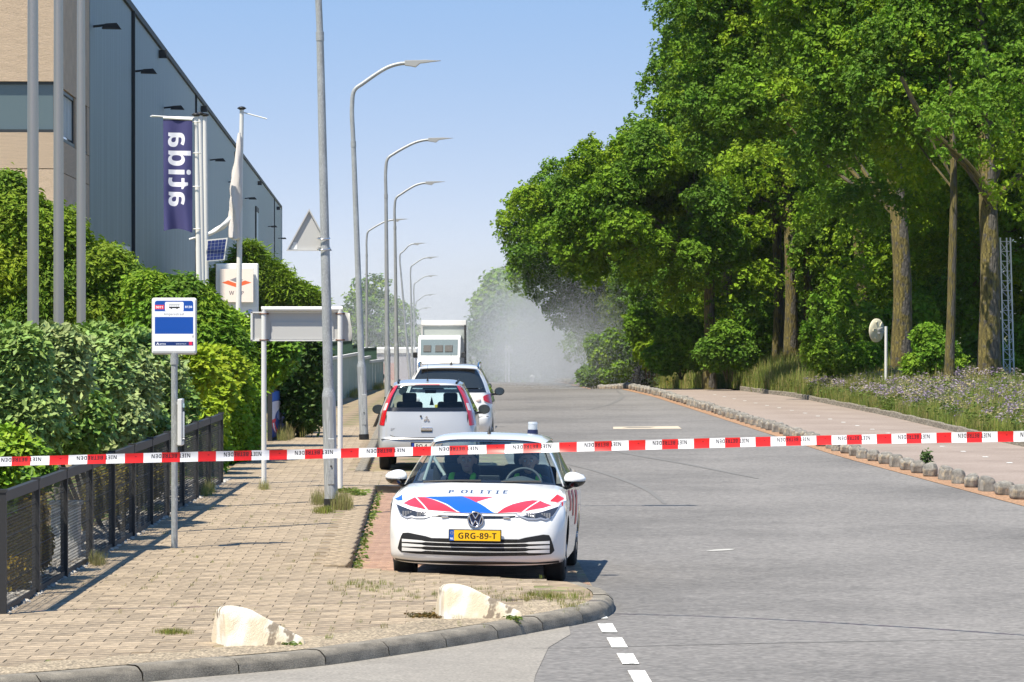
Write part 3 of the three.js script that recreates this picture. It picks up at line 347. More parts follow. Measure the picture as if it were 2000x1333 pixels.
// ---- planting in front of the hall
const LAUREL = [[0.2, 0.31, 0.07], [0.24, 0.35, 0.1], [0.16, 0.27, 0.05], [0.29, 0.37, 0.14]], LIME = [[0.22, 0.36, 0.015], [0.18, 0.33, 0.015], [0.28, 0.38, 0.015]], FRESH = [[0.16, 0.3, 0.02], [0.21, 0.34, 0.02], [0.13, 0.25, 0.02]];
bush('laurel_hedge', 'large pale leaved hedge behind the black fence under the steel flagpoles', 'hedge', lobF([[10, 745, 70, 70], [90, 740, 70, 70], [170, 745, 70, 70], [240, 760, 60, 70], [300, 780, 50, 70], [335, 810, 40, 60], [20, 690, 60, 40], [100, 690, 60, 40], [190, 690, 60, 45], [260, 700, 50, 45], [310, 735, 40, 40], [-60, 740, 70, 90], [40, 820, 70, 60], [130, 825, 70, 60], [210, 830, 60, 60], [270, 845, 50, 50], [330, 860, 36, 40]], 45), 24000, SP.laurel, LM.glossy, LAUREL, 401, { stems: 8, fol: { scale: 1.05 } });
bush('garden_shrub', 'low dark green shrub at the near end of the black fence', 'shrub', lobF([[10, 900, 50, 50], [50, 920, 40, 40], [-40, 940, 60, 90], [10, 960, 40, 50]], 40), 3000, SP.laurel, LM.glossy, FRESH, 402);
bush('golden_shrub', 'yellow leaved shrub behind the nearest fence posts', 'shrub', lobF([[30, 1050, 30, 60], [55, 1000, 24, 40], [20, 1110, 30, 44], [70, 1070, 20, 40]], 40, 4.55), 2600, SP.small, LM.plain, [[0.36, 0.26, 0.012], [0.3, 0.24, 0.02], [0.2, 0.2, 0.02]], 403);
bush('golden_shrub', 'yellow flecked shrub behind the fence near the bus stop', 'shrub', lobF([[235, 955, 22, 40], [265, 945, 22, 36], [295, 935, 20, 34], [190, 965, 18, 36]], 44, 4.55), 1800, SP.small, LM.plain, [[0.3, 0.25, 0.014], [0.2, 0.2, 0.02]], 404);
bush('lime_hedge', 'bright lime green hedge just beyond the bus stop sign', 'hedge', lobF([[395, 770, 50, 50], [435, 770, 46, 50], [420, 725, 46, 36], [465, 790, 34, 50], [458, 745, 34, 36], [375, 725, 36, 36], [390, 825, 40, 44], [432, 830, 40, 44], [470, 840, 28, 44], [440, 880, 34, 40], [475, 885, 20, 40], [400, 880, 34, 40]], 66), 11000, SP.laurel, LM.plain, LIME, 405, { fol: { scale: 1.35 } });
bush('tall_shrub', 'tall loose shrub in front of the beige office block', 'shrub', lob([[30, 450, 70, 80], [100, 470, 70, 60], [20, 540, 90, 70], [120, 560, 80, 60], [190, 530, 70, 50], [235, 570, 60, 50], [60, 620, 90, 50], [180, 620, 90, 50], [15, 380, 30, 40], [20, 430, 20, 90]], 76), 11000, SP.fine, LM.plain, [[0.2, 0.3, 0.018], [0.26, 0.35, 0.02], [0.14, 0.24, 0.018]], 406, { fol: { scale: 1.15 } });
bush('tall_shrub', 'green shrub behind the bus stop sign', 'shrub', lob([[350, 590, 50, 40], [380, 620, 50, 50], [400, 660, 60, 50], [310, 620, 50, 50], [290, 570, 40, 30], [430, 690, 50, 40]], 74), 6000, SP.fine, LM.plain, FRESH, 407, { fol: { scale: 1.2 } });
bush('conifer_shrub', 'bright conifer behind the property board', 'shrub', lob([[510, 560, 34, 60], [480, 540, 30, 60], [540, 570, 36, 46], [580, 590, 34, 36], [610, 600, 26, 30], [490, 500, 14, 24], [440, 560, 30, 40], [370, 575, 26, 24]], 170), 6000, SP.thuja, LM.plain, [[0.22, 0.34, 0.018], [0.17, 0.28, 0.018], [0.27, 0.37, 0.018]], 408, { fol: { scale: 1.9 } });
bush('leafy_shrub', 'leafy shrub under the direction board with bare twigs', 'shrub', lob([[470, 670, 50, 40], [430, 650, 40, 40], [500, 710, 44, 40], [470, 720, 50, 30], [530, 690, 40, 40]], 82), 4500, SP.laurel, LM.glossy, FRESH, 409, { fol: { scale: 1.5 } });
bush('dark_shrub', 'dark glossy shrub below the direction board', 'shrub', lob([[560, 700, 46, 44], [590, 690, 36, 46], [545, 740, 40, 30], [600, 740, 30, 40], [585, 780, 30, 40], [600, 800, 20, 36]], 88), 4600, SP.laurel, LM.glossy, [[0.06, 0.12, 0.02], [0.09, 0.155, 0.025], [0.05, 0.1, 0.02]], 410, { fol: { scale: 1.6 } });
bush('dry_shrub', 'dry straw coloured shrub beside the banner fence', 'shrub', lob([[552, 742, 20, 14], [575, 752, 20, 18], [592, 775, 18, 26], [598, 808, 14, 26], [582, 795, 14, 30], [590, 835, 12, 20]], 91), 2600, SP.thuja, LM.plain, [[0.45, 0.38, 0.18], [0.36, 0.34, 0.12], [0.28, 0.3, 0.06]], 411, { fol: { scale: 0.9 } });

// ---------- grass, weeds, flowers ----------
function tuft(n, h, w, spread, seed, bend = 0.5) { const R = rng(seed), pos = []; for (let i = 0; i < n; i++) { const a = R() * 6.28, x = (R() - 0.5) * spread, z = (R() - 0.5) * spread, hh = h * (0.5 + R() * 0.7), b = bend * R() * hh, cx = Math.cos(a), sz = Math.sin(a), ww = w * (0.6 + R() * 0.6); const A = [x - sz * ww, 0, z + cx * ww], B = [x + sz * ww, 0, z - cx * ww], Cc = [x + cx * b * 0.4 + sz * ww * 0.7, hh * 0.6, z + sz * b * 0.4 - cx * ww * 0.7], Dd = [x + cx * b * 0.4 - sz * ww * 0.7, hh * 0.6, z + sz * b * 0.4 + cx * ww * 0.7], T = [x + cx * b, hh, z + sz * b]; for (const p of [A, B, Cc, A, Cc, Dd, Dd, Cc, T]) pos.push(...p); }
  const g = new THREE.BufferGeometry(); g.setAttribute('position', new THREE.Float32BufferAttribute(pos, 3)); g.computeVertexNormals(); return g; }
const TU = { grass: tuft(12, 0.42, 0.006, 0.22, 501), low: tuft(9, 0.09, 0.004, 0.12, 502), weed: sprig(9, 0.09, 0.035, 0.1, 503), bloom: sprig(12, 0.07, 0.05, 0.16, 504) };
function scatter(name, label, cat, geo, mat, tones, places, seed, parent) { const R = rng(seed), im = new THREE.InstancedMesh(geo, mat, places.length), dm = new THREE.Object3D(), c = new THREE.Color(); places.forEach(([x, y, z, s], i) => { dm.position.set(x, y, z); dm.rotation.set((R() - 0.5) * 0.3, R() * 6.28, (R() - 0.5) * 0.3); dm.scale.setScalar(s * (0.7 + R() * 0.6)); dm.updateMatrix(); im.setMatrixAt(i, dm.matrix); const t = tones[Math.floor(R() * tones.length)], b = 0.8 + R() * 0.4; im.setColorAt(i, c.setRGB(t[0] * b, t[1] * b, t[2] * b)); }); im.name = numbered(name); (parent ?? scene).add(im); stuffy(im, label, cat); return im; }
{ const R = rng(61), a = [], f = [], y = [], w = [];
  for (let i = 0; i < 26000; i++) { const D = 78 + R() * 140, t = Math.pow(R(), 1.3) * (D < 112 ? 7.5 : 4.5), x = vergeX(D) + 0.15 + t, k = fbm(n1, (x + 40) / 60, D / 60, 16, 3); const Y = prof(D) + bankY(t) - 0.02; if (k > 0.36) a.push([x, Y, -D, (0.65 + 0.7 * k * (t > 0.5 ? 1 : 0.6)) * lerp(1, 1.7, clamp((D - 118) / 30))]);
    const p = fbm(n3, (x + 40) / 60, D / 60, 20, 2); if (t > 0.2 && D < 134 && p > 0.52 - (D < 104 ? 0.08 : 0) && R() < 0.34) f.push([x, Y + 0.25 + R() * 0.28, -D, 0.9]); else if (p < 0.3 && D > 100) y.push([x, Y + 0.2 + R() * 0.2, -D, 0.8]); if (R() < 0.12) w.push([x, Y + 0.1 + R() * 0.3, -D, 1.8]); }
  scatter('grass', 'rough grass and herbs on the verge below the oaks', 'grass', TU.grass, LM.plain, [[0.28, 0.3, 0.07], [0.2, 0.27, 0.05], [0.36, 0.31, 0.13], [0.15, 0.22, 0.04]], a, 601);
  scatter('flowers', 'purple wild flowers on the verge beside the cycle path', 'flowers', TU.bloom, LM.plain, [[0.36, 0.29, 0.4], [0.3, 0.23, 0.37], [0.46, 0.4, 0.44], [0.28, 0.29, 0.12], [0.42, 0.37, 0.2]], f, 602);
  scatter('flowers', 'yellow flowering weeds on the verge', 'flowers', TU.bloom, LM.plain, [[0.5, 0.36, 0.03], [0.3, 0.27, 0.05]], y, 603);
  scatter('weeds', 'broad leaved weeds in the verge', 'weeds', TU.weed, LM.plain, [[0.09, 0.15, 0.03], [0.12, 0.18, 0.03]], w, 604);
}
{ const R = rng(62), lo = [], wd = [], tall = [];
  const put = (px, py, n, sx, sy, arr, s, e = PAVE) => { for (let i = 0; i < n; i++) { const p = gd(px + (R() + R() - 1) * sx, py + (R() + R() - 1) * sy, e); arr.push([p.x, e, p.z, s]); } };
  // joints of the pavement
  for (let i = 0; i < 900; i++) { const D = 34 + R() * 34, x = Math.round((-4.4 + R() * 4.9 + 6) / 0.212) * 0.212 - 6 + 0.106 - 0.0184 * (D - 44); if (x > -1.9 && D > 42) continue; if (x > 0.4 + (D - 38) * 0.1 || fbm(n2, (x + 9) / 30, D / 30, 20, 2) < 0.5) continue; lo.push([x, PAVE, -D, 0.15 + R() * 0.3]); }
  put(900, 1165, 120, 260, 14, lo, 0.4); put(1080, 1170, 90, 90, 10, lo, 0.5); put(720, 1150, 50, 90, 12, lo, 0.5); put(1120, 1185, 30, 40, 14, lo, 0.4);
  put(930, 1155, 70, 190, 5, lo, 0.4, 0.02);
  put(632, 1002, 60, 22, 4, lo, 0.8); put(668, 995, 60, 18, 5, tall, 0.55); put(625, 985, 30, 16, 6, tall, 0.45); put(338, 1240, 60, 36, 4, lo, 0.5); put(400, 965, 50, 18, 8, tall, 0.45); put(300, 1000, 20, 30, 10, lo, 1);
  put(515, 958, 14, 10, 3, tall, 0.4); put(190, 1105, 30, 16, 4, tall, 0.35); put(680, 962, 70, 26, 4, wd, 0.9); put(700, 968, 40, 14, 3, wd, 1.0);
  for (let D = 43.5; D < 64; D += 0.22) if (R() < 0.62) wd.push([bayX(D) + 0.17 + R() * 0.05, 0.035, -D, 0.5 + R() * 0.6]);
  put(1003, 1212, 20, 10, 3, wd, 0.6); put(570, 1262, 26, 12, 3, wd, 0.5); put(1150, 1205, 14, 20, 6, lo, 0.8, 0.0);
  const straw = []; put(588, 830, 200, 26, 26, straw, 0.8, 0.14); put(555, 855, 90, 16, 8, straw, 0.6, 0.14); put(575, 800, 120, 16, 20, straw, 0.9, 0.14); put(690, 772, 120, 22, 8, straw, 0.55, 0.12); put(740, 760, 60, 16, 4, straw, 0.55, 0.12); put(640, 770, 60, 16, 10, straw, 0.6, 0.12);
  scatter('grass', 'short grass growing in the pavement joints round the parked police car', 'grass', TU.low, LM.plain, [[0.2, 0.24, 0.04], [0.15, 0.2, 0.03], [0.28, 0.25, 0.08]], lo, 605);
  scatter('grass', 'taller grass at the foot of the near street lamp and fence', 'grass', TU.grass, LM.plain, [[0.24, 0.26, 0.07], [0.3, 0.27, 0.12]], tall, 606);
  scatter('grass', 'tall dry grass beside the banner fence and along the green fence', 'grass', TU.grass, LM.plain, [[0.27, 0.27, 0.08], [0.33, 0.29, 0.13], [0.18, 0.22, 0.05]], straw, 607);
  scatter('weeds', 'small green weeds along the parking bay kerb', 'weeds', TU.weed, LM.plain, [[0.13, 0.2, 0.03], [0.1, 0.16, 0.03], [0.2, 0.24, 0.04]], wd, 608);
  const mo = []; put(840, 1206, 160, 48, 6, mo, 0.45); put(880, 1200, 90, 24, 5, mo, 0.5); scatter('moss', 'brown dead moss and leaves beside the second white concrete block', 'moss', TU.weed, LM.plain, [[0.13, 0.075, 0.02], [0.18, 0.12, 0.03], [0.1, 0.09, 0.03]], mo, 609);
  const pl = thing('weed_plant', 'single upright green weed among the kerb blocks', 'plant', [...gd(1810, 925).toArray()]); part('stem', limb([[0, 0, 0], [0.02, 0.2, 0], [0, 0.4, 0]], [0.012, 0.01, 0.004], 6, 8), M.bark, pl); foliage('foliage', pl, [[0, 0.12, 0, 0.09, 0.1, 0.09], [0, 0.26, 0, 0.06, 0.12, 0.06]], 60, TU.weed, LM.plain, [[0.07, 0.13, 0.03]], 610, { fill: 1 });
  // gravel strip inside the fence
  const gp = []; for (let i = 0; i < 5000; i++) gp.push([-4.5 - R() * 0.7 + 0.1, 0.1 + R() * 0.03, -(37 + R() * 29), 1]); const gv = new THREE.DodecahedronGeometry(0.035, 0); gv.scale(1.2, 0.7, 1); scatter('gravel', 'grey gravel strip along the foot of the black fence', 'gravel', gv, std(C(1, 1, 1), 0.9), [[0.34, 0.32, 0.29], [0.22, 0.21, 0.2], [0.45, 0.42, 0.37]], gp, 611);
}

// ---------- garden, fences ----------
struct('garden', sheet([[-4.63, 37], [-4.63, 66], [-6.4, 150], [-60, 150], [-60, 37]], 0.085), M.soil);
{ // black chain-link fence, one thing with posts, rails and wire panels
  const X = -4.44, f = thing('garden_fence', 'black wire fence with a thick top rail beside the pavement', 'fence', [X, PAVE - 0.02, 0]);
  const Ds = [36.9, 39.5, 42, 44.5, 47, 49.5, 52, 54.5, 57, 59.5, 62, 64.6], H = 1.08;
  const pg = merge([box(0.07, H + 0.02, 0.07, 0, (H + 0.02) / 2, 0), box(0.085, 0.03, 0.085, 0, H + 0.02, 0)]);
  const wires = []; { const L = 2.5, s = 0.062; for (let k = -Math.ceil(H / s); k < L / s; k++) for (const d of [1, -1]) { let a = [k * s, 0], b = [k * s + H, H]; if (a[0] < 0) { a = [0, -k * s]; } if (b[0] > L) { b = [L, L - k * s]; } if (b[0] <= a[0]) continue; const z = (q) => d > 0 ? -q : -(L - q); wires.push(bar([0, a[1] * 0.98, z(a[0])], [0, b[1] * 0.98, z(b[0])], 0.0016, 3)); } for (let y = 0.08; y < H; y += 0.2) wires.push(bar([0, y, 0], [0, y, -L], 0.004, 4)); }
  const wg = merge(wires);
  Ds.forEach((D, i) => { const p = part('post', pg, M.fence, f); p.position.z = -D; if (i === Ds.length - 1) return; const L = Ds[i + 1] - D, w = part('wire_panel', wg, M.fence, f); w.position.z = -D; w.scale.z = L / 2.5; w.userData.kind = 'stuff'; const r = part('top_rail', box(0.06, 0.09, L - 0.08, 0, H - 0.03, -D - L / 2), M.fence, f); part('slat_strip', box(0.02, 0.05, L - 0.08, 0, 0.06, -D - L / 2), M.fence, f); });
  // small white box and bins behind it
  const b = thing('meter_box', 'pale grey utility box behind the black wire fence', 'utility box', [...gd(128, 1100, 0.085).toArray()]); part('body', rbox(0.3, 0.62, 0.25, 0.02, 0, 0.31, 0), M.postWhite, b); part('lid', box(0.34, 0.04, 0.29, 0, 0.64, 0), M.signBack, b);
}
{ // second fence with printed banners
  const tex = canvasTex(256, 512, (g, w, h) => { g.fillStyle = '#1d3f86'; g.fillRect(0, 0, w, h); g.fillStyle = '#2b5fb4'; g.fillRect(0, 0, w, h * 0.2); g.fillStyle = '#c9cbdb'; g.beginPath(); g.moveTo(0, h * 0.22); g.quadraticCurveTo(w * 0.6, h * 0.2, w, h * 0.26); g.lineTo(w, h * 0.36); g.quadraticCurveTo(w * 0.4, h * 0.4, w * 0.3, h * 0.62); g.lineTo(0, h * 0.62); g.fill(); g.fillStyle = '#7f93c9'; g.beginPath(); g.ellipse(w * 0.72, h * 0.53, w * 0.2, h * 0.13, 0.2, 0, 7); g.fill(); g.fillStyle = '#d32a40'; g.fillRect(0, h * 0.6, w * 0.4, h * 0.07); g.beginPath(); g.moveTo(w * 0.3, h * 0.66); g.quadraticCurveTo(w * 0.4, h * 0.88, w * 0.75, h * 0.9); g.lineTo(w * 0.6, h * 0.96); g.quadraticCurveTo(w * 0.1, h * 0.92, w * 0.05, h * 0.67); g.fill(); g.fillStyle = '#e9e3e6'; g.beginPath(); g.moveTo(w * 0.1, h * 0.68); g.quadraticCurveTo(w * 0.16, h * 0.9, w * 0.5, h * 0.93); g.quadraticCurveTo(w * 0.25, h * 0.88, w * 0.22, h * 0.68); g.fill(); });
  const bm = std(0xffffff, 0.7, 0, { map: tex }), f = thing('banner_fence', 'dark fence panels with blue white and red printed banners', 'fence', [0, PAVE, 0]);
  for (const [pxa, pxb, ya, yb, D0] of [[497, 514, 886, 880, 72], [527, 553, 862, 853, 78]]) { const a = gd(pxa, ya, PAVE), b = gd(pxb, yb, PAVE); const L = Math.hypot(b.x - a.x, b.z - a.z), ang = Math.atan2(b.x - a.x, -(b.z - a.z));
    const mk = (o, z) => { o.position.set(a.x + Math.sin(ang) * z, 0, a.z - Math.cos(ang) * z); o.rotation.y = -ang; return o; };
    mk(part('post', box(0.09, 1.05, 0.09, 0, 0.52, 0), M.fence, f), -0.05); mk(part('post', box(0.09, 1.1, 0.09, 0, 0.55, 0), M.fence, f), L + 0.05); mk(part('backing', box(0.03, 1.0, L, -0.02, 0.5, -L / 2), M.fence, f), 0);
    mk(part('banner', gridGeo(8, 8, (u, v) => [0.015 + 0.012 * Math.sin(u * 7 + v * 3), 0.06 + v * 0.92, -u * L, u, v]), bm, f), 0); }
}
{ // grey green yard fence further along
  const slat = dataTex(256, (u, v) => { const k = 0.58 + 0.1 * ((u * 16) % 1 > 0.15) + 0.06 * n1(u * 40, v * 40, 40); return [k * 0.86, k * 0.97, k * 0.94]; });
  const fm = std(0xffffff, 0.8, 0, { map: rep(slat, 0.5, 0.5) }), gm = std(C(0.03, 0.075, 0.05), 0.6), lab = ['grey green slatted yard fence nearest the direction board', 'grey green yard fence section beyond the second lamp', 'short end section of the yard fence near the third lamp'];
  [[625, 702, 795, 768, 693], [703, 722, 768, 762, 700], [722, 749, 762, 757, 706]].forEach(([x0, x1, y0, y1, top], i) => { const a = gd(x0, y0, PAVE), b = gd(x1, y1, PAVE), L = a.distanceTo(b), h = CAM - (top - HY) / F * -b.z - PAVE, f = thing('yard_fence', lab[i], 'fence', [a.x, PAVE, a.z], Math.atan2(-(b.x - a.x), -(b.z - a.z)), 'yard fence sections');
    const n = Math.max(2, Math.round(L / 0.9)); for (let k = 0; k < n; k++) part('panel', gridGeo(1, 1, (u, v) => [0, v * h, -(k + u * 0.96) * L / n, (k + u) * L / n, v * h]), fm, f); part('coping', box(0.1, 0.08, L, 0, h + 0.04, -L / 2), M.postWhite, f);
    for (let k = 0; k <= n * 4; k++) part('railing_bar', box(0.03, 0.5, 0.03, -0.25, h + 0.2, -L * k / (n * 4)), gm, f); part('rail', box(0.04, 0.05, L, -0.25, h + 0.46, -L / 2), gm, f); });
  for (const [px, py, w, top, lab2] of [[685, 765, 14, 716, 'dark green gate board with a white post on the verge near the second lamp'], [740, 757, 9, 726, 'dark green gate board with a white post close to the silver car roof']]) { const p = gd(px, py, PAVE), s = F / -p.z, h = (py - top) / s, b = thing('gate_board', lab2, 'board', [p.x, PAVE, p.z], 0, 'green gate boards'); part('board', new THREE.ExtrudeGeometry(new THREE.Shape([[-0.06, 0], [0.1, 0], [0.2, h * 0.75], [0.08, h], [-0.06, h * 0.9]].map((q) => new THREE.Vector2(...q))), { depth: 0.06, bevelEnabled: false }), gm, b); part('post', cyl(0.035, 0.035, h, -0.12, 0, 0.05), M.postWhite, b); }
  const c = thing('marker_post', 'dark post with a white band at the yard entrance', 'post', [...gd(617, 800, PAVE).toArray()]); part('post', box(0.12, 1.45, 0.1, 0, 0.72, 0), M.black, c); part('band', box(0.125, 0.36, 0.105, 0, 0.93, 0), M.white, c);
  const k = thing('corrugated_cabinet', 'pale blue corrugated cabinet behind the near street lamp', 'cabinet', [...gd(633, 797, PAVE).toArray()]); for (let i = 0; i < 14; i++) part('rib', rbox(0.26, 0.09, 0.5, 0.03, 0.02, 0.05 + i * 0.1, -0.3), std(C(0.5, 0.56, 0.6), 0.5), k);
}
// ---------- street lamps ----------
function lamp(label, baseP, topPx, H, arm, opts = {}) {
  const t = thing('street_lamp', label, 'street lamp', [baseP.x, baseP.y, baseP.z], 0, 'street lamps along the pavement'), lean = opts.lean ?? 0;
  const P = (y, x = 0) => [lean * y + x, y, 0], k = opts.k ?? 1;
  part('pole_base', new THREE.LatheGeometry([[0.001, 0], [0.098, 0], [0.098, 0.11], [0.09, 0.112], [0.09, 1.48], [0.088, 1.52], [0.07, 1.6], [0.069, 1.62]].map((q) => new THREE.Vector2(...q)), 20), M.galv, t).rotation.z = -lean;
  part('rubber_foot', cyl(0.101, 0.101, 0.12, 0, 0, 0, 20), M.black, t).rotation.z = -lean;
  part('pole', limb([P(1.55), P(4), P(H - 1.7)], [0.07, 0.06, 0.05], 14, 12), M.galv, t);
  part('collar', bar(P(H - 1.78), P(H - 1.66), 0.056, 14), M.galv, t);
  const a = part('arm', limb([P(H - 1.7), P(H - 0.95), P(H - 0.62, 0.06), P(H - 0.48, 0.24), P(H - 0.16, arm * 0.7), P(H - 0.08, arm * 0.95), P(H - 0.07, arm * 1.08)], [0.045, 0.045, 0.042, 0.04, 0.038], 12, 40), M.galv, t);
  const h = part('lamp_head', new THREE.ExtrudeGeometry(new THREE.Shape([[0, -0.04], [0.14, -0.06], [0.21, -0.075], [0.3, 0.0], [0.72, 0.05], [0.42, 0.06], [0.3, 0.055], [0, 0.05]].map((q) => new THREE.Vector2(...q))), { depth: 0.16, bevelEnabled: true, bevelSize: 0.006, bevelThickness: 0.02, bevelSegments: 2 }).translate(0, 0, -0.08), std(C(0.4, 0.4, 0.39), 0.5, 0.2), t); h.position.set(...P(H - 0.07, arm * 1.05));
  if (opts.door) { part('service_door', [rbox(0.09, 0.62, 0.02, 0.008, 0.0, 0.62, 0.086)], M.galv, t); part('lock', cyl(0.012, 0.012, 0.01).rotateX(Math.PI / 2).translate(0, 0.56, 0.1), M.black, t); }
  return t; }
const L1 = gd(647, 992, PAVE), L2 = gd(711, 860, PAVE);
lamp('nearest galvanised street lamp, carrying the triangular sign', L1, 0, 8.05, 1.5, { lean: -0.024, door: 1 });
lamp('second street lamp, standing beside the silver hatchback', L2, 0, 7.75, 1.06, { lean: -0.036, door: 1 });
for (const [px, D, hy, arm, lab, lean] of [[757, 124, 270, 1.2, 'third street lamp along the pavement, behind the silver hatchback', -0.008], [775, 156, 355, 1.1, 'fourth street lamp, with the yard fence behind its foot', -0.012], [716, 198, 428, 1.18, 'thin street lamp set back at the yard fence', 0], [801, 236, 475, 0.82, 'street lamp tilted sideways behind the fourth', -0.085], [806, 266, 502, 1.05, 'hazy street lamp just left of the box truck', -0.02], [810, 302, 538, 1.0, 'hazy street lamp with its head above the box truck', -0.01], [812, 342, 575, 0.95, 'faint street lamp seen right beside the box truck edge', 0], [808, 384, 601, 0.9, 'faintest street lamp far down the slope', 0]]) { const b = V((px - CX) / F * D, prof(D) + 0.1, -D), top = CAM - (hy - HY) / F * D; lamp(lab, b, 0, top - b.y + 0.02, arm, { lean }); }
{ // triangular sign seen from behind, strapped to the first lamp
  const s = F / 57.3, tri = thing('triangle_sign', 'back of a triangular warning sign strapped to the nearest lamp', 'sign', [0, 0, L1.z - 0.1]);
  const P = [[561, 491], [650, 491], [606, 409]].map(([a, b]) => { const p = at(a, b, 57.3); return new THREE.Vector2(p.x, p.y); }), sh = new THREE.Shape(P), c = P.reduce((a, p) => a.clone().add(p.clone().multiplyScalar(1 / 3)), new THREE.Vector2());
  part('plate', new THREE.ExtrudeGeometry(sh, { depth: 0.004, bevelEnabled: false }), M.signBack, tri);
  const rim = new THREE.Shape(P); rim.holes.push(new THREE.Path(P.map((p) => c.clone().add(p.clone().sub(c).multiplyScalar(0.91))))); part('rim', new THREE.ExtrudeGeometry(rim, { depth: 0.035, bevelEnabled: false }).translate(0, 0, 0.002), M.signBack, tri);
  for (const y of [467, 487]) { const p = at(634, y, 57.3); part('strap', new THREE.TorusGeometry(0.083, 0.01, 6, 20).rotateX(Math.PI / 2 + 0.15).translate(p.x, p.y, 0.1), M.chrome, tri); }
  const q = at(577, 484, 57.3); part('sticker', [box(0.08, 0.05, 0.003, q.x, q.y, 0.007), box(0.05, 0.06, 0.003, q.x + 0.005, q.y + 0.04, 0.0072)], M.white, tri);
}
{ // direction board on two posts, from behind
  const D = 62.9, s = F / D, bL = gd(515, 957, PAVE), t = thing('direction_board', 'back of a wide grey direction board on two white posts', 'sign', [0, 0, -D]);
  const y0 = at(0, 667, D).y, y1 = at(0, 604, D).y, xa = at(489, 0, D).x, xb = at(685, 0, D).x, pa = at(515, 0, D).x, pb = at(664, 0, D).x;
  part('board', box(xb - xa - 0.1, y1 - y0 - 0.05, 0.006, (xa + xb) / 2 - 0.05, (y0 + y1) / 2 - 0.02, -0.08), M.signBack, t);
  part('bent_end', gridGeo(6, 6, (u, v) => [xb - 0.1 + u * (0.1 + 0.02 * Math.sin(v * 5)), y0 + 0.005 + v * (y1 - y0 - 0.05) - u * 0.02 * v, -0.08 + u * u * 0.07 * Math.sin(v * 3.1), u, v]), M.signBack, t);
  part('edge_frame', [box(0.03, y1 - y0 - 0.05, 0.035, xa + 0.012, (y0 + y1) / 2 - 0.02, -0.062), box(xb - xa - 0.1, 0.02, 0.035, (xa + xb) / 2 - 0.05, y0 + 0.012, -0.062), box(xb - xa - 0.1, 0.02, 0.035, (xa + xb) / 2 - 0.05, y1 - 0.05, -0.062)], M.postWhite, t);
  part('stiffener', box(pb - pa - 0.2, y1 - y0 - 0.22, 0.014, (pa + pb) / 2, (y0 + y1) / 2 - 0.08, -0.068), M.signBack, t);
  for (const x of [pa, pb]) { part('post', cyl(0.038, 0.038, y1 - PAVE, x, PAVE, 0), M.postWhite, t); for (const y of [y0 + 0.02, y1 - 0.07]) part('clamp', [new THREE.TorusGeometry(0.042, 0.008, 6, 16).rotateX(Math.PI / 2).translate(x, y, 0), box(0.14, 0.02, 0.02, x, y, -0.045)], M.rust, t); }
  part('top_tube', bar([pa - 0.038, y1 + 0.0, 0], [pb + 0.038, y1 + 0.0, 0], 0.038, 12), M.postWhite, t);
}
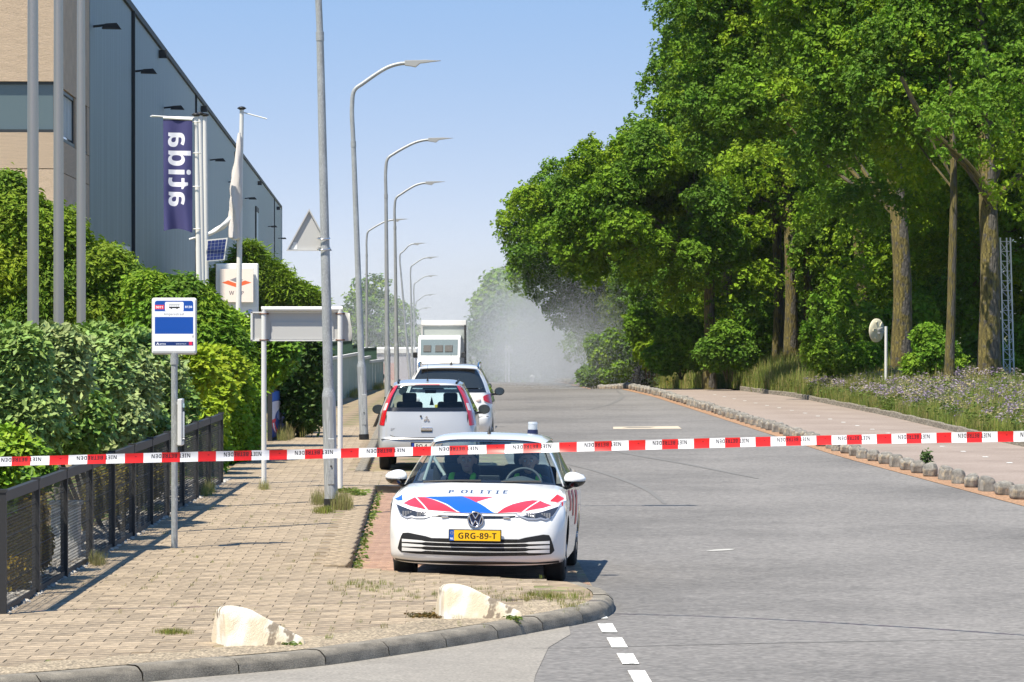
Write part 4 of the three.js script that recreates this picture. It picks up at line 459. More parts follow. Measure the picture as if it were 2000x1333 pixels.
{ // bus stop
  const b = gd(340, 1072, PAVE), D = -b.z, s = F / D, t = thing('bus_stop_sign', 'blue and white bus stop sign on a grey pole', 'bus stop sign', [b.x, PAVE, b.z]);
  const w = 88 / s, y0 = at(0, 693, D).y - PAVE, y1 = at(0, 582, D).y - PAVE, tex = canvasTex(512, 640, (g, W, H) => {
    g.fillStyle = '#f2f3f6'; g.fillRect(0, 0, W, H); g.fillStyle = '#0c4da8'; g.beginPath(); g.roundRect(24, 20, 464, 130, [30, 30, 0, 0]); g.fill(); g.fillRect(24, 220, 464, 208); g.fillStyle = '#12306f'; g.fillRect(24, 524, 464, 50);
    g.fillStyle = '#ea4458'; g.fillRect(24, 72, 112, 52); g.fillStyle = '#fff'; g.font = 'bold 40px sans-serif'; g.textAlign = 'center'; g.textBaseline = 'middle'; g.fillText('9011', 80, 99); g.fillText('0130', 432, 96);
    g.fillStyle = '#f6f6f8'; g.beginPath(); g.roundRect(146, 34, 226, 116, 16); g.fill(); g.fillStyle = '#8d9096'; g.fillRect(196, 66, 128, 10); for (let i = 0; i < 6; i++) g.fillRect(198 + i * 22, 76, 3, 16); g.fillStyle = '#15161a'; g.fillRect(196, 94, 128, 18); g.beginPath(); g.arc(224, 114, 9, 0, 7); g.arc(292, 114, 9, 0, 7); g.fill();
    g.fillStyle = '#55565c'; g.font = '40px sans-serif'; g.fillText('Amperestraat', 256, 186); g.fillStyle = '#fff'; g.beginPath(); g.moveTo(40, 564); g.lineTo(58, 530); g.lineTo(78, 564); g.lineTo(66, 564); g.lineTo(58, 548); g.lineTo(50, 564); g.fill(); g.font = 'bold 26px sans-serif'; g.fillText('arriva', 118, 552); g.font = '20px sans-serif'; g.fillText('www.arriva.nl', 340, 550); g.fillStyle = '#e42f55'; g.font = 'bold 70px sans-serif'; g.fillText('*', 455, 560); g.fillRect(436, 524, 40, 44); g.fillStyle = '#6a6a70'; g.fillRect(480, 446, 10, 30); });
  part('housing', rbox(w, y1 - y0, 0.07, 0.03, 0, (y0 + y1) / 2, 0, 3), M.postWhite, t);
  part('face', gridGeo(1, 1, (u, v) => [(u - 0.5) * (w - 0.03), y0 + 0.04 + v * (y1 - y0 - 0.055), 0.037, u, v]), std(0xffffff, 0.4, 0, { map: tex }), t);
  part('pole', cyl(0.036, 0.036, y0 + 0.02, 0, 0, 0), M.galv, t); part('collar', cyl(0.045, 0.045, 0.12, 0, y0 - 0.11, 0), M.galv, t);
  const h = part('timetable_case', rbox(0.05, 0.52, 0.34, 0.012, 0.072, at(0, 825, D).y - PAVE, 0.0), M.postWhite, t); part('case_window', box(0.004, 0.42, 0.26, 0.1, at(0, 825, D).y - PAVE, 0), M.darkGlass, h);
  for (const yy of [788, 866]) part('bracket', box(0.11, 0.03, 0.05, 0.035, at(0, yy, D).y - PAVE, 0), M.galv, t);
}
// ---------- flagpoles, boards ----------
[[64, 49, 'steel flagpole nearest the picture edge, thickest of the three'], [114, 55, 'middle one of the three polished steel flagpoles'], [158, 62, 'thinnest polished steel flagpole, closest to the grey hall']].forEach(([px, D, lab], i) => { const x = at(px, 0, D).x, t = thing('steel_flagpole', lab, 'flagpole', [x, 0.08, -D], 0, 'polished steel flagpoles in the hedge'); part('pole', limb([[0, 0, 0], [0, 4, 0], [0, 9, 0]], [0.068, 0.066, 0.055], 24, 12), M.steel, t); part('collar', cyl(0.064, 0.064, 0.03, 0, 3.4, 0, 24), M.steel, t); part('base_plate', cyl(0.14, 0.14, 0.04, 0, 0, 0), M.steel, t); part('finial', new THREE.SphereGeometry(0.09, 16, 10).translate(0, 9.05, 0), M.steel, t); });
{ const D = 100, mk = (px0, py0, pxb, dd, lab, arms) => { const a = at(px0, py0, D + dd), xb = at(pxb, 0, D + dd).x, t = thing('white_flagpole', lab, 'flagpole', [xb, 0.05, -(D + dd)], 0, 'white flagpoles before the hall'); part('pole', limb([[0, 0, 0], [(a.x - xb) * 0.5, a.y * 0.5, 0], [a.x - xb, a.y - 0.05, 0]], [0.075, 0.068, 0.05], 14, 10), M.postWhite, t); part('pole_cap', new THREE.LatheGeometry([[0.001, 0.09], [0.06, 0.08], [0.12, 0.04], [0.05, 0]].map((q) => new THREE.Vector2(...q)), 14).translate(a.x - xb, a.y - 0.05, 0), M.black, t); for (const [dx, dy] of arms) part('arm', bar([a.x - xb, a.y - 0.1, 0], [a.x - xb + dx, a.y - 0.1 + dy, 0], 0.018), M.postWhite, t); return { t, a, xb }; };
  const p1 = mk(383, 228, 393, 0, 'white flagpole carrying the purple banner', [[-1.05, 0.07]]), p2 = mk(391, 226, 398, 1.5, 'white flagpole between the bannered pole and the solar panel pole', [[-1.2, 0.03]]), p3 = mk(400, 228, 404, 3, 'white flagpole with the small solar panel', []), p4 = mk(472, 215, 462, 4, 'white flagpole standing alone before the property board', [[0.62, -0.17]]);
  const fl = canvasTex(256, 1024, (g, w, h) => { g.fillStyle = '#3d3d6e'; g.fillRect(0, 0, w, h); g.save(); g.translate(w * 0.5, h * 0.44); g.scale(-1, 1); g.rotate(-Math.PI / 2); g.fillStyle = '#e4e4ee'; g.font = 'bold 290px sans-serif'; g.textAlign = 'center'; g.textBaseline = 'middle'; g.scale(0.98, 0.9); g.fillText('atida', 0, -8); g.restore(); g.fillStyle = '#23234a'; g.fillRect(0, 0, w, 14); });
  const x0 = at(319, 0, D).x, x1 = at(376, 0, D).x, yt = at(0, 234, D).y, yb = at(0, 452, D).y, b = thing('banner_flag', 'purple banner with white lettering hanging from the flagpole', 'flag', [x1, yt, -D + 0.1]);
  part('cloth', gridGeo(24, 48, (u, v) => { const d = 1 - v, ww = x1 - x0; return [-(1 - u) * ww * (1 - 0.03 * d), -d * (yt - yb) - 0.04 * u * d + (d > 0.85 ? (d - 0.85) * 0.5 * Math.sin(u * 3.14) : 0), 0.05 * Math.sin(u * 9 + d * 2) * (0.3 + d) + (d > 0.7 ? 0.35 * (d - 0.7) * Math.sin(u * 8.5) : 0), u, v]; }), std(0xffffff, 0.8, 0, { map: fl, side: THREE.DoubleSide }), b);
  part('sleeve', bar([-(x1 - x0), 0.04, 0], [0, 0.0, 0], 0.03), M.white, b);
  for (const f of [0.02, 0.3, 0.6, 0.98]) part('ring', new THREE.TorusGeometry(0.1, 0.01, 5, 14).rotateX(Math.PI / 2).translate(0.09, -f * (yt - yb), -0.1), M.white, b);
  const wf = thing('furled_flag', 'pale torn flag wrapped round the lone flagpole', 'flag', [p4.a.x, 0, p4.a.z + 0.12]); const fy = (py) => at(0, py, 104).y, fx = (px) => at(px, 0, 104).x - p4.a.x;
  part('cloth', limb([[fx(468), fy(260), 0], [fx(464), fy(330), 0.03], [fx(460), fy(390), 0], [fx(457), fy(465), 0.02]], [0.03, 0.1, 0.15, 0.12], 14, 30, 0.35), std(C(0.62, 0.58, 0.56), 0.9), wf);
  part('loose_end', [limb([[fx(456), fy(420), 0], [fx(440), fy(438), 0.05], [fx(415), fy(455), 0.04], [fx(370), fy(468), 0]], [0.05, 0.07, 0.045, 0.02], 8, 24, 0.3), limb([[fx(448), fy(462), 0], [fx(460), fy(466), 0.05], [fx(470), fy(462), 0]], [0.02, 0.06, 0.03], 8, 14, 0.3)], M.postWhite, wf);
  const sp = thing('solar_panel', 'small blue solar panel fixed to a white flagpole', 'solar panel', [at(424, 489, 103).x, at(0, 489, 103).y, -102.8]); const q = [[-0.24, 0.25], [0.27, 0.3], [0.19, -0.24], [-0.27, -0.28]].map((p) => new THREE.Vector2(...p)); part('frame', new THREE.ExtrudeGeometry(new THREE.Shape(q), { depth: 0.04, bevelEnabled: false }), M.postWhite, sp);
  const cells = std(C(0.03, 0.05, 0.2), 0.15, 0.2), c4 = (u, v) => { const a = lerp(q[3].x, q[2].x, u), b2 = lerp(q[0].x, q[1].x, u), c = lerp(q[3].y, q[2].y, u), d = lerp(q[0].y, q[1].y, u); return [lerp(a, b2, v), lerp(c, d, v)]; };
  for (let i = 0; i < 5; i++) for (let j = 0; j < 6; j++) part('cell', gridGeo(1, 1, (u, v) => { const p = c4(0.06 + (i + u * 0.9) * 0.178, 0.05 + (j + v * 0.9) * 0.151); return [p[0], p[1], 0.046]; }), cells, sp); part('arm', bar([-0.05, 0, 0], [-0.25, 0, -0.25], 0.03), M.postWhite, sp);
}
{ const D = 110, p = at(463, 575, D), w = 83 / F * D, y1 = at(0, 515, D).y, t = thing('property_board', 'white property board with an orange arrow emblem above the shrubs', 'sign', [p.x, 0.05, -D]);
  part('slab', rbox(w, y1 - 0.05, 0.25, 0.03, 0, (y1 - 0.05) / 2, 0), M.white, t); const tex = canvasTex(512, 512, (g, W, H) => { g.fillStyle = '#f6e6da'; g.fillRect(0, 0, W, H); g.fillStyle = '#8d8a92'; g.beginPath(); g.moveTo(150, 170); g.lineTo(256, 128); g.lineTo(362, 170); g.lineTo(256, 210); g.fill(); g.fillStyle = '#ec6b3d'; g.beginPath(); g.moveTo(25, 212); g.lineTo(125, 178); g.lineTo(256, 226); g.lineTo(387, 178); g.lineTo(487, 212); g.lineTo(256, 285); g.fill(); g.fillStyle = '#7d7478'; g.font = 'bold 84px sans-serif'; g.textAlign = 'center'; g.fillText('W D P', 256, 400); });
  part('emblem_plate', box(w * 0.78, w * 0.78, 0.08, 0, y1 - 0.05 - w * 0.52, 0.22), M.white, t); part('emblem_face', gridGeo(1, 1, (u, v) => [(u - 0.5) * w * 0.78, y1 - 0.05 - w * 0.91 + v * w * 0.78, 0.262, u, v]), std(0xffffff, 0.6, 0, { map: tex }), t);
  const tx = canvasTex(512, 256, (g, W, H) => { g.fillStyle = '#f1efec'; g.fillRect(0, 0, W, H); g.fillStyle = '#8e8a88'; g.font = '100px sans-serif'; g.fillText('GRI', 90, 190); g.fillStyle = '#aebfe0'; g.beginPath(); g.arc(425, 60, 36, 0, 7); g.fill(); }); part('name_face', gridGeo(1, 1, (u, v) => [(u - 0.5) * w * 0.94, y1 - 0.05 - w * 1.5 + v * w * 0.47, 0.128, u, v]), std(0xffffff, 0.7, 0, { map: tx }), t); }
// ---------- right hand verge ----------
{ const b = gd(1731, 770, 0.35), D = -b.z, c = at(1716, 646, D), t = thing('traffic_mirror', 'round traffic mirror seen from behind on a white pole', 'traffic mirror', [b.x, 0.3, b.z]); part('pole', cyl(0.042, 0.042, c.y + 0.12 - 0.3, 0, 0, 0), M.postWhite, t);
  const g = new THREE.Group(); g.name = 'mirror_head'; t.add(g); g.position.set(c.x - b.x, c.y - 0.3, -0.12); g.rotation.set(0.05, 0.85, 0.12);
  const cream = std(C(0.6, 0.56, 0.42), 0.6); part('shell', new THREE.LatheGeometry([[0.001, 0.06], [0.1, 0.06], [0.12, 0.03], [0.26, 0.02], [0.29, -0.02], [0.34, -0.03], [0.345, -0.07], [0.3, -0.08]].map((q) => new THREE.Vector2(...q)), 36).rotateX(Math.PI / 2).scale(1, 1.0, 1), cream, g);
  for (let k = 0; k < 6; k++) part('rib', box(0.07, 0.16, 0.03, 0, 0.2, 0.03).rotateZ(k * Math.PI / 3 + 0.3), cream, g); part('clamp', [box(0.2, 0.05, 0.08, 0, 0.05, 0.09), box(0.2, 0.05, 0.08, 0, -0.05, 0.09)], M.galv, g); part('mirror_face', new THREE.CircleGeometry(0.33, 32).rotateY(Math.PI).translate(0, 0, -0.06), M.chrome, g); }
{ const b = bank(1972, 757, 0.5), D = -b[2], s = F / D, h = 296 / s, t = thing('lattice_mast', 'white metal lattice mast standing at the edge of the wood', 'mast', b, -0.25); const w = 0.3, lm = std(C(0.78, 0.78, 0.76), 0.5);
  const X = [[-w / 2, 0, 0], [w / 2, 0, 0], [0, 0, -0.26]]; X.forEach(([x, , z]) => part('upright', bar([x, 0, z], [x * 0.98 - 0.12, h, z], 0.022, 8), lm, t)); const n = 15; for (let k = 1; k <= n; k++) { const y = h * k / (n + 0.4), ox = -0.12 * y / h; part('rung', bar([-w / 2 + ox, y, 0], [w / 2 + ox, y, 0], 0.012), lm, t); part('brace', bar([k % 2 ? -w / 2 + ox : w / 2 + ox, y, 0], [ox, y - h / n, -0.26], 0.009), lm, t); part('brace', bar([k % 2 ? -w / 2 + ox : w / 2 + ox, y - h / n, -0.005], [k % 2 ? w / 2 + ox : -w / 2 + ox, y, -0.005], 0.009), lm, t); } }
// ---------- white concrete wedges ----------
{ const tx = dataTex(256, (u, v) => { const a = fbm(n1, u, v, 6, 5), b = fbm(n3, u, v, 3, 4); const q = clamp((b - 0.58) / 0.12) * 0.5, d = clamp((a - 0.6) / 0.06) * 0.8; return [lerp(lerp(0.86, 0.76, q), 0.45, d), lerp(lerp(0.845, 0.66, q), 0.4, d), lerp(lerp(0.8, 0.5, q), 0.34, d)]; }), wm = std(0xffffff, 0.85, 0, { map: tx, bumpMap: grain, bumpScale: 0.008 });
  const wedge = (lab, c, w, h, d, turn, pts) => { const t = thing('concrete_block', lab, 'concrete block', [c.x, PAVE, c.z], turn, 'white concrete blocks on the corner'); const sh = new THREE.Shape(); sh.moveTo(-0.46 * w, 0); sh.lineTo(0.46 * w, 0); sh.quadraticCurveTo(0.5 * w, 0.02, 0.47 * w, 0.16 * h); sh.lineTo(-0.12 * w, 0.9 * h); sh.quadraticCurveTo(-0.2 * w, 0.98 * h, -0.28 * w, 0.98 * h); sh.lineTo(-0.34 * w, 0.98 * h); sh.quadraticCurveTo(-0.42 * w, 0.96 * h, -0.43 * w, 0.86 * h); let g = new THREE.ExtrudeGeometry(sh, { depth: d - 0.06, bevelEnabled: true, bevelSize: 0.02, bevelThickness: 0.03, bevelSegments: 4, curveSegments: 8 }).translate(0, -0.005, -(d - 0.06) / 2); { const Q = g.attributes.position; for (let i = 0; i < Q.count; i++) { const y = Q.getY(i) / h; Q.setZ(i, Q.getZ(i) * (1 - 0.5 * clamp(y))); Q.setX(i, Q.getX(i) + 0.006 * Math.sin(Q.getZ(i) * 31 + y * 9)); } g.computeVertexNormals(); } const P = g.attributes.position, uv = []; for (let i = 0; i < P.count; i++) uv.push(P.getX(i) * 1.3 + P.getZ(i), P.getY(i) * 1.3 + P.getZ(i) * 0.7); g.setAttribute('uv', new THREE.Float32BufferAttribute(uv, 2)); part('block', g, wm, t); part('skirt', box(w * 0.97, 0.02, d * 0.9, 0.02 * w, 0.008, 0), M.aggregate, t); };
  const pts = []; const ring = (y, x0, x1, z0, z1, r) => { for (const [sx, x] of [[1, x0], [-1, x1]]) for (const [sz, z] of [[1, z0], [-1, z1]]) { pts.push([x + sx * r, y, z], [x, y, z + sz * r]); } };
  ring(0, -0.5, 0.5, -0.5, 0.5, 0.03); ring(0.12, -0.49, 0.49, -0.49, 0.49, 0.03); ring(0.22, -0.47, 0.41, -0.44, 0.44, 0.03); ring(0.9, -0.44, -0.2, -0.3, 0.3, 0.05); ring(0.97, -0.42, -0.22, -0.25, 0.25, 0.05); ring(1, -0.38, -0.26, -0.2, 0.2, 0.05);
  const pts2 = pts.map((p) => [...p]);
  wedge('white concrete wedge in front of the police car bonnet', gd(932, 1206, PAVE), 0.68, 0.275, 0.5, 0.2, pts);
  wedge('white concrete wedge on the kerb, nearer and with rust stains', gd(500, 1258, PAVE), 0.64, 0.29, 0.55, 0.32, pts2);
}
// ---------- barrier tape ----------
{ const tape = thing('barrier_tape', 'red and white barrier tape stretched across the whole street', 'barrier tape', [0, 0, 0]);
  const tex = canvasTex(1024, 128, (g, w, h) => { g.fillStyle = '#f3f3f6'; g.fillRect(0, 0, w, h); g.fillStyle = '#e3231f'; g.fillRect(w * 0.25, 0, w * 0.25, h); g.fillRect(w * 0.75, 0, w * 0.25, h); g.save(); g.translate(w * 0.375, h * 0.36); g.rotate(Math.PI); g.fillStyle = '#15151c'; g.font = 'bold 74px sans-serif'; g.textAlign = 'center'; g.textBaseline = 'middle'; g.fillText('NIET BETREDEN', 0, 0, 660); g.restore(); g.fillStyle = '#8c0a14'; g.fillRect(w * 0.885, h * 0.3, 22, 14); }); tex.wrapS = THREE.RepeatWrapping;
  const pts = [[-160, 905, 36.6], [0, 902, 36.9], [300, 894.5, 37.3], [640, 886.5, 37.9], [940, 878.5, 38.2], [1240, 870, 37.8], [1600, 860.5, 36.6], [2000, 852.5, 35.0], [2180, 849, 34.4]].map(([a, b, D]) => at(a, b, D)), cv = new THREE.CatmullRomCurve3(pts), len = cv.getLength(), W = 0.088;
  const g = gridGeo(240, 4, (u, v) => { const p = cv.getPointAt(u), q = (v - 0.5) * W, tw = 0.16 * Math.sin(u * 19) + 0.3, rip = 0.004 * Math.sin(u * 150) * Math.sin(v * 3.14); return [p.x, p.y + q * Math.cos(tw), p.z - q * Math.sin(tw) + rip + (v - 0.5) ** 2 * 0.03, u * len / 0.668, v]; });
  part('ribbon', g, new THREE.MeshPhysicalMaterial({ map: tex, roughness: 0.4, transmission: 0.25, thickness: 0, side: THREE.DoubleSide }), tape);
  for (const [p, lab] of [[pts[0], 'plain post holding the near end of the barrier tape'], [pts.at(-1), 'plain post holding the far end of the barrier tape']]) { const t = thing('tape_post', lab, 'post', [p.x, 0, p.z - 0.05], 0, 'posts of the barrier tape'); part('pole', cyl(0.03, 0.03, p.y + 0.15), M.galv, t); part('foot', cyl(0.16, 0.1, 0.1), M.rubber, t); }
}

// ---------- cars ----------
// smooth surface through rows of points; half rows are mirrored
function surface(rows, mirror = true) {
  const R = rows.map((r) => mirror ? [...r.slice(1).reverse().map(([x, y, z]) => [-x, y, z]), ...r] : r), n = R.length, m = R[0].length;
  const cr = (a, b, c, d, t) => 0.5 * (2 * b + (c - a) * t + (2 * a - 5 * b + 4 * c - d) * t * t + (3 * b - a - 3 * c + d) * t * t * t);
  const pick = (arr, i) => i < 0 ? arr[0].map((v, k) => 2 * v - arr[1][k]) : i >= arr.length ? arr.at(-1).map((v, k) => 2 * v - arr.at(-2)[k]) : arr[i];
  const along = (arr, t) => { const f = t * (arr.length - 1), i = Math.min(arr.length - 2, Math.floor(f)), k = f - i, a = pick(arr, i - 1), b = arr[i], c = arr[i + 1], d = pick(arr, i + 2); return [0, 1, 2].map((q) => cr(a[q], b[q], c[q], d[q], k)); };
  return (u, v) => { const f = v * (n - 1), i = Math.min(n - 2, Math.floor(f)), lo = Math.max(0, i - 1), hi = Math.min(n - 1, i + 2); const col = []; for (let r = lo; r <= hi; r++) col.push(along(R[r], u)); const base = i - lo, k = f - i, b = col[base], c = col[base + 1], a = base > 0 ? col[base - 1] : b.map((q, z) => 2 * q - c[z]), d = base + 2 < col.length ? col[base + 2] : c.map((q, z) => 2 * q - b[z]); return [0, 1, 2].map((q) => cr(a[q], b[q], c[q], d[q], k)); };
}
const patch = (S, nu, nv, uvf) => gridGeo(nu, nv, (u, v) => { const p = S(u, v); return uvf ? [...p, ...uvf(p, u, v)] : p; });
// drape a band between two lines (front view x,y) over a body mesh seen along z
function draper(meshes, from = 3) { const rc = new THREE.Raycaster(); for (const m of meshes) { m.updateMatrixWorld(true); m.material.side = THREE.DoubleSide; }
  return (x, y) => { rc.set(V(x, y, from), V(0, 0, -1)); const h = rc.intersectObjects(meshes, false)[0]; return h ? h.point.z : null; }; }
function band(zf, top, bot, nx, ny, o, uvf) { const T = table(top), B = table(bot), x0 = Math.max(top[0][0], bot[0][0]), x1 = Math.min(top.at(-1)[0], bot.at(-1)[0]); let last = 0; return gridGeo(nx, ny, (u, v) => { const x = lerp(x0, x1, u), y = lerp(B(x), T(x), v), z = zf(x, y); if (z !== null) last = z; return [x, y, (z ?? last) + o]; }); }
const mir = (l) => l.map(([x, y]) => [-x, y]).reverse();
function wheel(parent, x, y, z, r, w, rimM, side) { const g = new THREE.Group(); g.name = 'wheel'; parent.add(g); g.position.set(x, y, z);
  part('tyre', new THREE.LatheGeometry([[r * 0.62, -w / 2], [r * 0.9, -w / 2], [r * 0.985, -w * 0.4], [r, -w * 0.25], [r, w * 0.25], [r * 0.985, w * 0.4], [r * 0.9, w / 2], [r * 0.62, w / 2]].map((q) => new THREE.Vector2(...q)), 40).rotateZ(Math.PI / 2), M.rubber, g);
  const rim = [cyl(r * 0.64, r * 0.64, w * 0.6, 0, -w * 0.3, 0, 28).rotateZ(Math.PI / 2)]; part('rim', rim, M.black, g); const sp = []; for (let k = 0; k < 5; k++) sp.push(box(0.03, r * 0.6, 0.05, 0, r * 0.32, 0).rotateX(k * 1.2566).translate(side * w * 0.42, 0, 0)); sp.push(cyl(0.06, 0.06, 0.03).rotateZ(-Math.PI / 2).translate(side * w * 0.42, 0, 0)); part('spokes', sp, rimM, g); return g; }
function sidePanel(side, z0, z1, xs, yTop, yBot, arches, sag, n = 90) { // x profile over height: xs(t,z)
  return gridGeo(n, 12, (u, v) => { const z = lerp(z0, z1, u); let lo = yBot; for (const [zc, yc, r] of arches) { const d = Math.abs(z - zc); if (d < r) lo = Math.max(lo, yc + Math.sqrt(r * r - d * d)); } const hi = yTop(z), y = lerp(lo, hi, v); return [side * xs(y, z), y, z]; }); }

// ---- police hatchback, facing us
let police;
{
  const car = police = thing('police_car', 'white police hatchback with red and blue stripes and a yellow number plate', 'car', [0, 0, 0]);
  const D0 = 42.5; car.position.set((927 - CX) / F * D0, 0.012, -D0); car.rotation.set(0, -0.058, -0.012);
  const lower = [
    [[0, 0.2, -0.06], [0.4, 0.2, -0.08], [0.68, 0.21, -0.17], [0.82, 0.22, -0.34], [0.862, 0.225, -0.46]],
    [[0, 0.28, -0.01], [0.4, 0.28, -0.03], [0.72, 0.28, -0.11], [0.855, 0.28, -0.28], [0.884, 0.28, -0.46]],
    [[0, 0.43, 0.01], [0.4, 0.43, -0.01], [0.74, 0.43, -0.09], [0.868, 0.43, -0.27], [0.892, 0.43, -0.44]],
    [[0, 0.56, 0.0], [0.4, 0.565, -0.02], [0.74, 0.57, -0.1], [0.872, 0.58, -0.28], [0.895, 0.58, -0.44]],
    [[0, 0.66, -0.02], [0.4, 0.665, -0.04], [0.73, 0.69, -0.14], [0.865, 0.71, -0.32], [0.893, 0.72, -0.46]],
    [[0, 0.724, -0.06], [0.4, 0.732, -0.08], [0.70, 0.785, -0.21], [0.845, 0.835, -0.42], [0.885, 0.84, -0.56]]];
  const hoodRows = [lower.at(-1),
    [[0, 0.80, -0.22], [0.4, 0.80, -0.24], [0.67, 0.825, -0.34], [0.815, 0.86, -0.52], [0.875, 0.86, -0.7]],
    [[0, 0.865, -0.45], [0.4, 0.867, -0.46], [0.66, 0.885, -0.52], [0.79, 0.9, -0.64], [0.865, 0.88, -0.82]],
    [[0, 0.93, -0.78], [0.4, 0.928, -0.79], [0.65, 0.935, -0.83], [0.775, 0.935, -0.9], [0.855, 0.9, -1.02]],
    [[0, 0.99, -1.12], [0.4, 0.985, -1.14], [0.64, 0.97, -1.22], [0.765, 0.955, -1.3], [0.85, 0.915, -1.36]]];
  const bumper = part('bumper', patch(surface(lower), 60, 40), M.carWhite.clone(), car);
  // striped bonnet: print in plan
  const HW = 0.9, HZ = 1.4, s = 5, HS = surface(hoodRows), smp = (() => { const o = [], v = V(0, 0, 0); car.updateMatrixWorld(true); for (let i = 0; i <= 240; i++) for (let j = 0; j <= 200; j++) { const p = HS(i / 240, j / 200); v.set(...p).applyMatrix4(car.matrixWorld); o.push([CX + v.x / -v.z * F, HY + (CAM - v.y) / -v.z * F, p[0], p[2]]); } return o; })(), toPlan = (px, py) => { let b = 1e9, r; for (const q of smp) { const e = (q[0] - px) ** 2 + (q[1] - py) ** 2; if (e < b) { b = e; r = q; } } return [r[2] + (px - r[0]) / 195 * (b > 4 ? 0 : 1), r[3]]; };
  const hoodTex = canvasTex(1024, 1024, (g, w, h) => {
    const P = (q) => { const [x, z] = toPlan(760 + q[0] / s, 930 + q[1] / s); return [(x + HW) / (2 * HW) * w, -z / HZ * h]; };
    const fill = (c, pts) => { g.fillStyle = c; g.beginPath(); pts.forEach((q, i) => { const [a, b] = P(q); i ? g.lineTo(a, b) : g.moveTo(a, b); }); g.closePath(); g.fill(); };
    g.fillStyle = '#e7e8e8'; g.fillRect(0, 0, w, h);
    const red = '#d8232b', blue = '#0a56b8', pk = '#c9527e';
    fill(red, [[140, 268], [190, 235], [255, 208], [345, 208], [430, 232], [520, 268], [600, 312], [660, 350], [715, 400], [350, 400], [200, 330], [143, 300]]);
    fill(blue, [[345, 208], [400, 203], [715, 198], [780, 222], [880, 270], [960, 320], [1010, 355], [1050, 405], [700, 405], [640, 330], [560, 275], [460, 235]]);
    fill(red, [[715, 200], [1030, 204], [850, 258], [790, 228]]);
    fill(red, [[1040, 405], [1060, 360], [1120, 315], [1210, 275], [1310, 250], [1400, 238], [1475, 243], [1540, 270], [1600, 308], [1585, 350], [1520, 380], [1300, 405]]);
    fill(blue, [[25, 290], [60, 220], [125, 180], [130, 240], [60, 280]]);
    g.strokeStyle = '#e9e9ea'; g.lineWidth = 9; for (const [a, b] of [[[258, 205], [372, 375]], [[1472, 240], [1310, 395]]]) { g.beginPath(); g.moveTo(...P(a)); g.lineTo(...P(b)); g.stroke(); }
    g.fillStyle = '#131b46'; g.font = 'bold 60px sans-serif'; g.textAlign = 'center'; g.textBaseline = 'middle'; const word = 'POLITIE', wx = [605, 735, 815, 905, 975, 1058, 1135]; [...word].forEach((ch, i) => { const [a, b] = P([wx[i], 155 + i * 0.8]); g.save(); g.translate(a, b); g.scale(1.05, -2.7); g.fillText(ch, 0, 0); g.restore(); });
  });
  hoodTex.flipY = false;
  const hoodM = M.carWhite.clone(); hoodM.color = C(1, 1, 1); hoodM.map = hoodTex;
  const hood = part('bonnet', patch(surface(hoodRows), 60, 50, ([x, y, z]) => [(x + HW) / (2 * HW), clamp(-z / HZ)]), hoodM, car);
  const zf = (() => { const pos = car.position.clone(), rot = car.rotation.clone(); car.position.set(0, 0, 0); car.rotation.set(0, 0, 0); car.updateMatrixWorld(true); const f = draper([bumper, hood]); const out = (x, y) => f(x, y); out.done = () => { car.position.copy(pos); car.rotation.copy(rot); }; return out; })();
  // lower intake
  part('intake', band(zf, [[-0.79, 0.36], [-0.775, 0.42], [-0.745, 0.51], [-0.68, 0.517], [-0.5, 0.485], [-0.44, 0.468], [0.44, 0.468], [0.5, 0.485], [0.68, 0.517], [0.745, 0.51], [0.775, 0.42], [0.79, 0.36]], [[-0.79, 0.35], [-0.76, 0.318], [-0.6, 0.305], [0, 0.292], [0.6, 0.305], [0.76, 0.318], [0.79, 0.35]], 90, 10, 0.004), M.black, car);
  for (const [y0, yc, h0] of [[0.437, 0.423, 0.03], [0.392, 0.382, 0.034], [0.348, 0.338, 0.036]]) { const H = (x) => Math.abs(x) > 0.5 ? h0 * (1 - 0.35 * clamp((0.74 - Math.abs(x)) / 0.24)) : 0.007; const xs = [-0.745, -0.7, -0.62, -0.54, -0.5, -0.42, -0.2, 0.2, 0.42, 0.5, 0.54, 0.62, 0.7, 0.745], mid = (x) => lerp(yc, y0, clamp((Math.abs(x) - 0.3) / 0.4)); part('intake_slat', band(zf, xs.map((x) => [x, mid(x) + H(x) / 2]), xs.map((x) => [x, mid(x) - H(x) / 2]), 80, 2, 0.014), M.carWhite, car); }
  part('intake_core', band(zf, [[-0.42, 0.462], [0.42, 0.462]], [[-0.46, 0.31], [0.46, 0.31]], 30, 4, 0.007), M.under, car);
  part('lip', band(zf, [[-0.83, 0.245], [-0.6, 0.232], [-0.3, 0.238], [0.3, 0.238], [0.6, 0.232], [0.83, 0.245]], [[-0.83, 0.222], [0, 0.203], [0.83, 0.222]], 60, 3, 0.006), M.black, car);
  // light strip and badge
  part('grille_strip', band(zf, [[-0.47, 0.712], [-0.3, 0.704], [0.3, 0.704], [0.47, 0.712]], [[-0.47, 0.69], [-0.3, 0.675], [0, 0.668], [0.3, 0.675], [0.47, 0.7]], 60, 3, 0.006), M.gloss, car);
  part('light_strip', band(zf, [[-0.46, 0.713], [-0.3, 0.705], [0.3, 0.705], [0.46, 0.713]], [[-0.46, 0.706], [-0.3, 0.698], [0.3, 0.698], [0.46, 0.706]], 50, 1, 0.01), M.white, car);
  for (const x of [-0.31, 0.31]) part('flash_unit', rbox(0.07, 0.018, 0.02, 0.005, x, 0.683, (zf(x, 0.683) ?? -0.03) + 0.012), M.chrome, car);
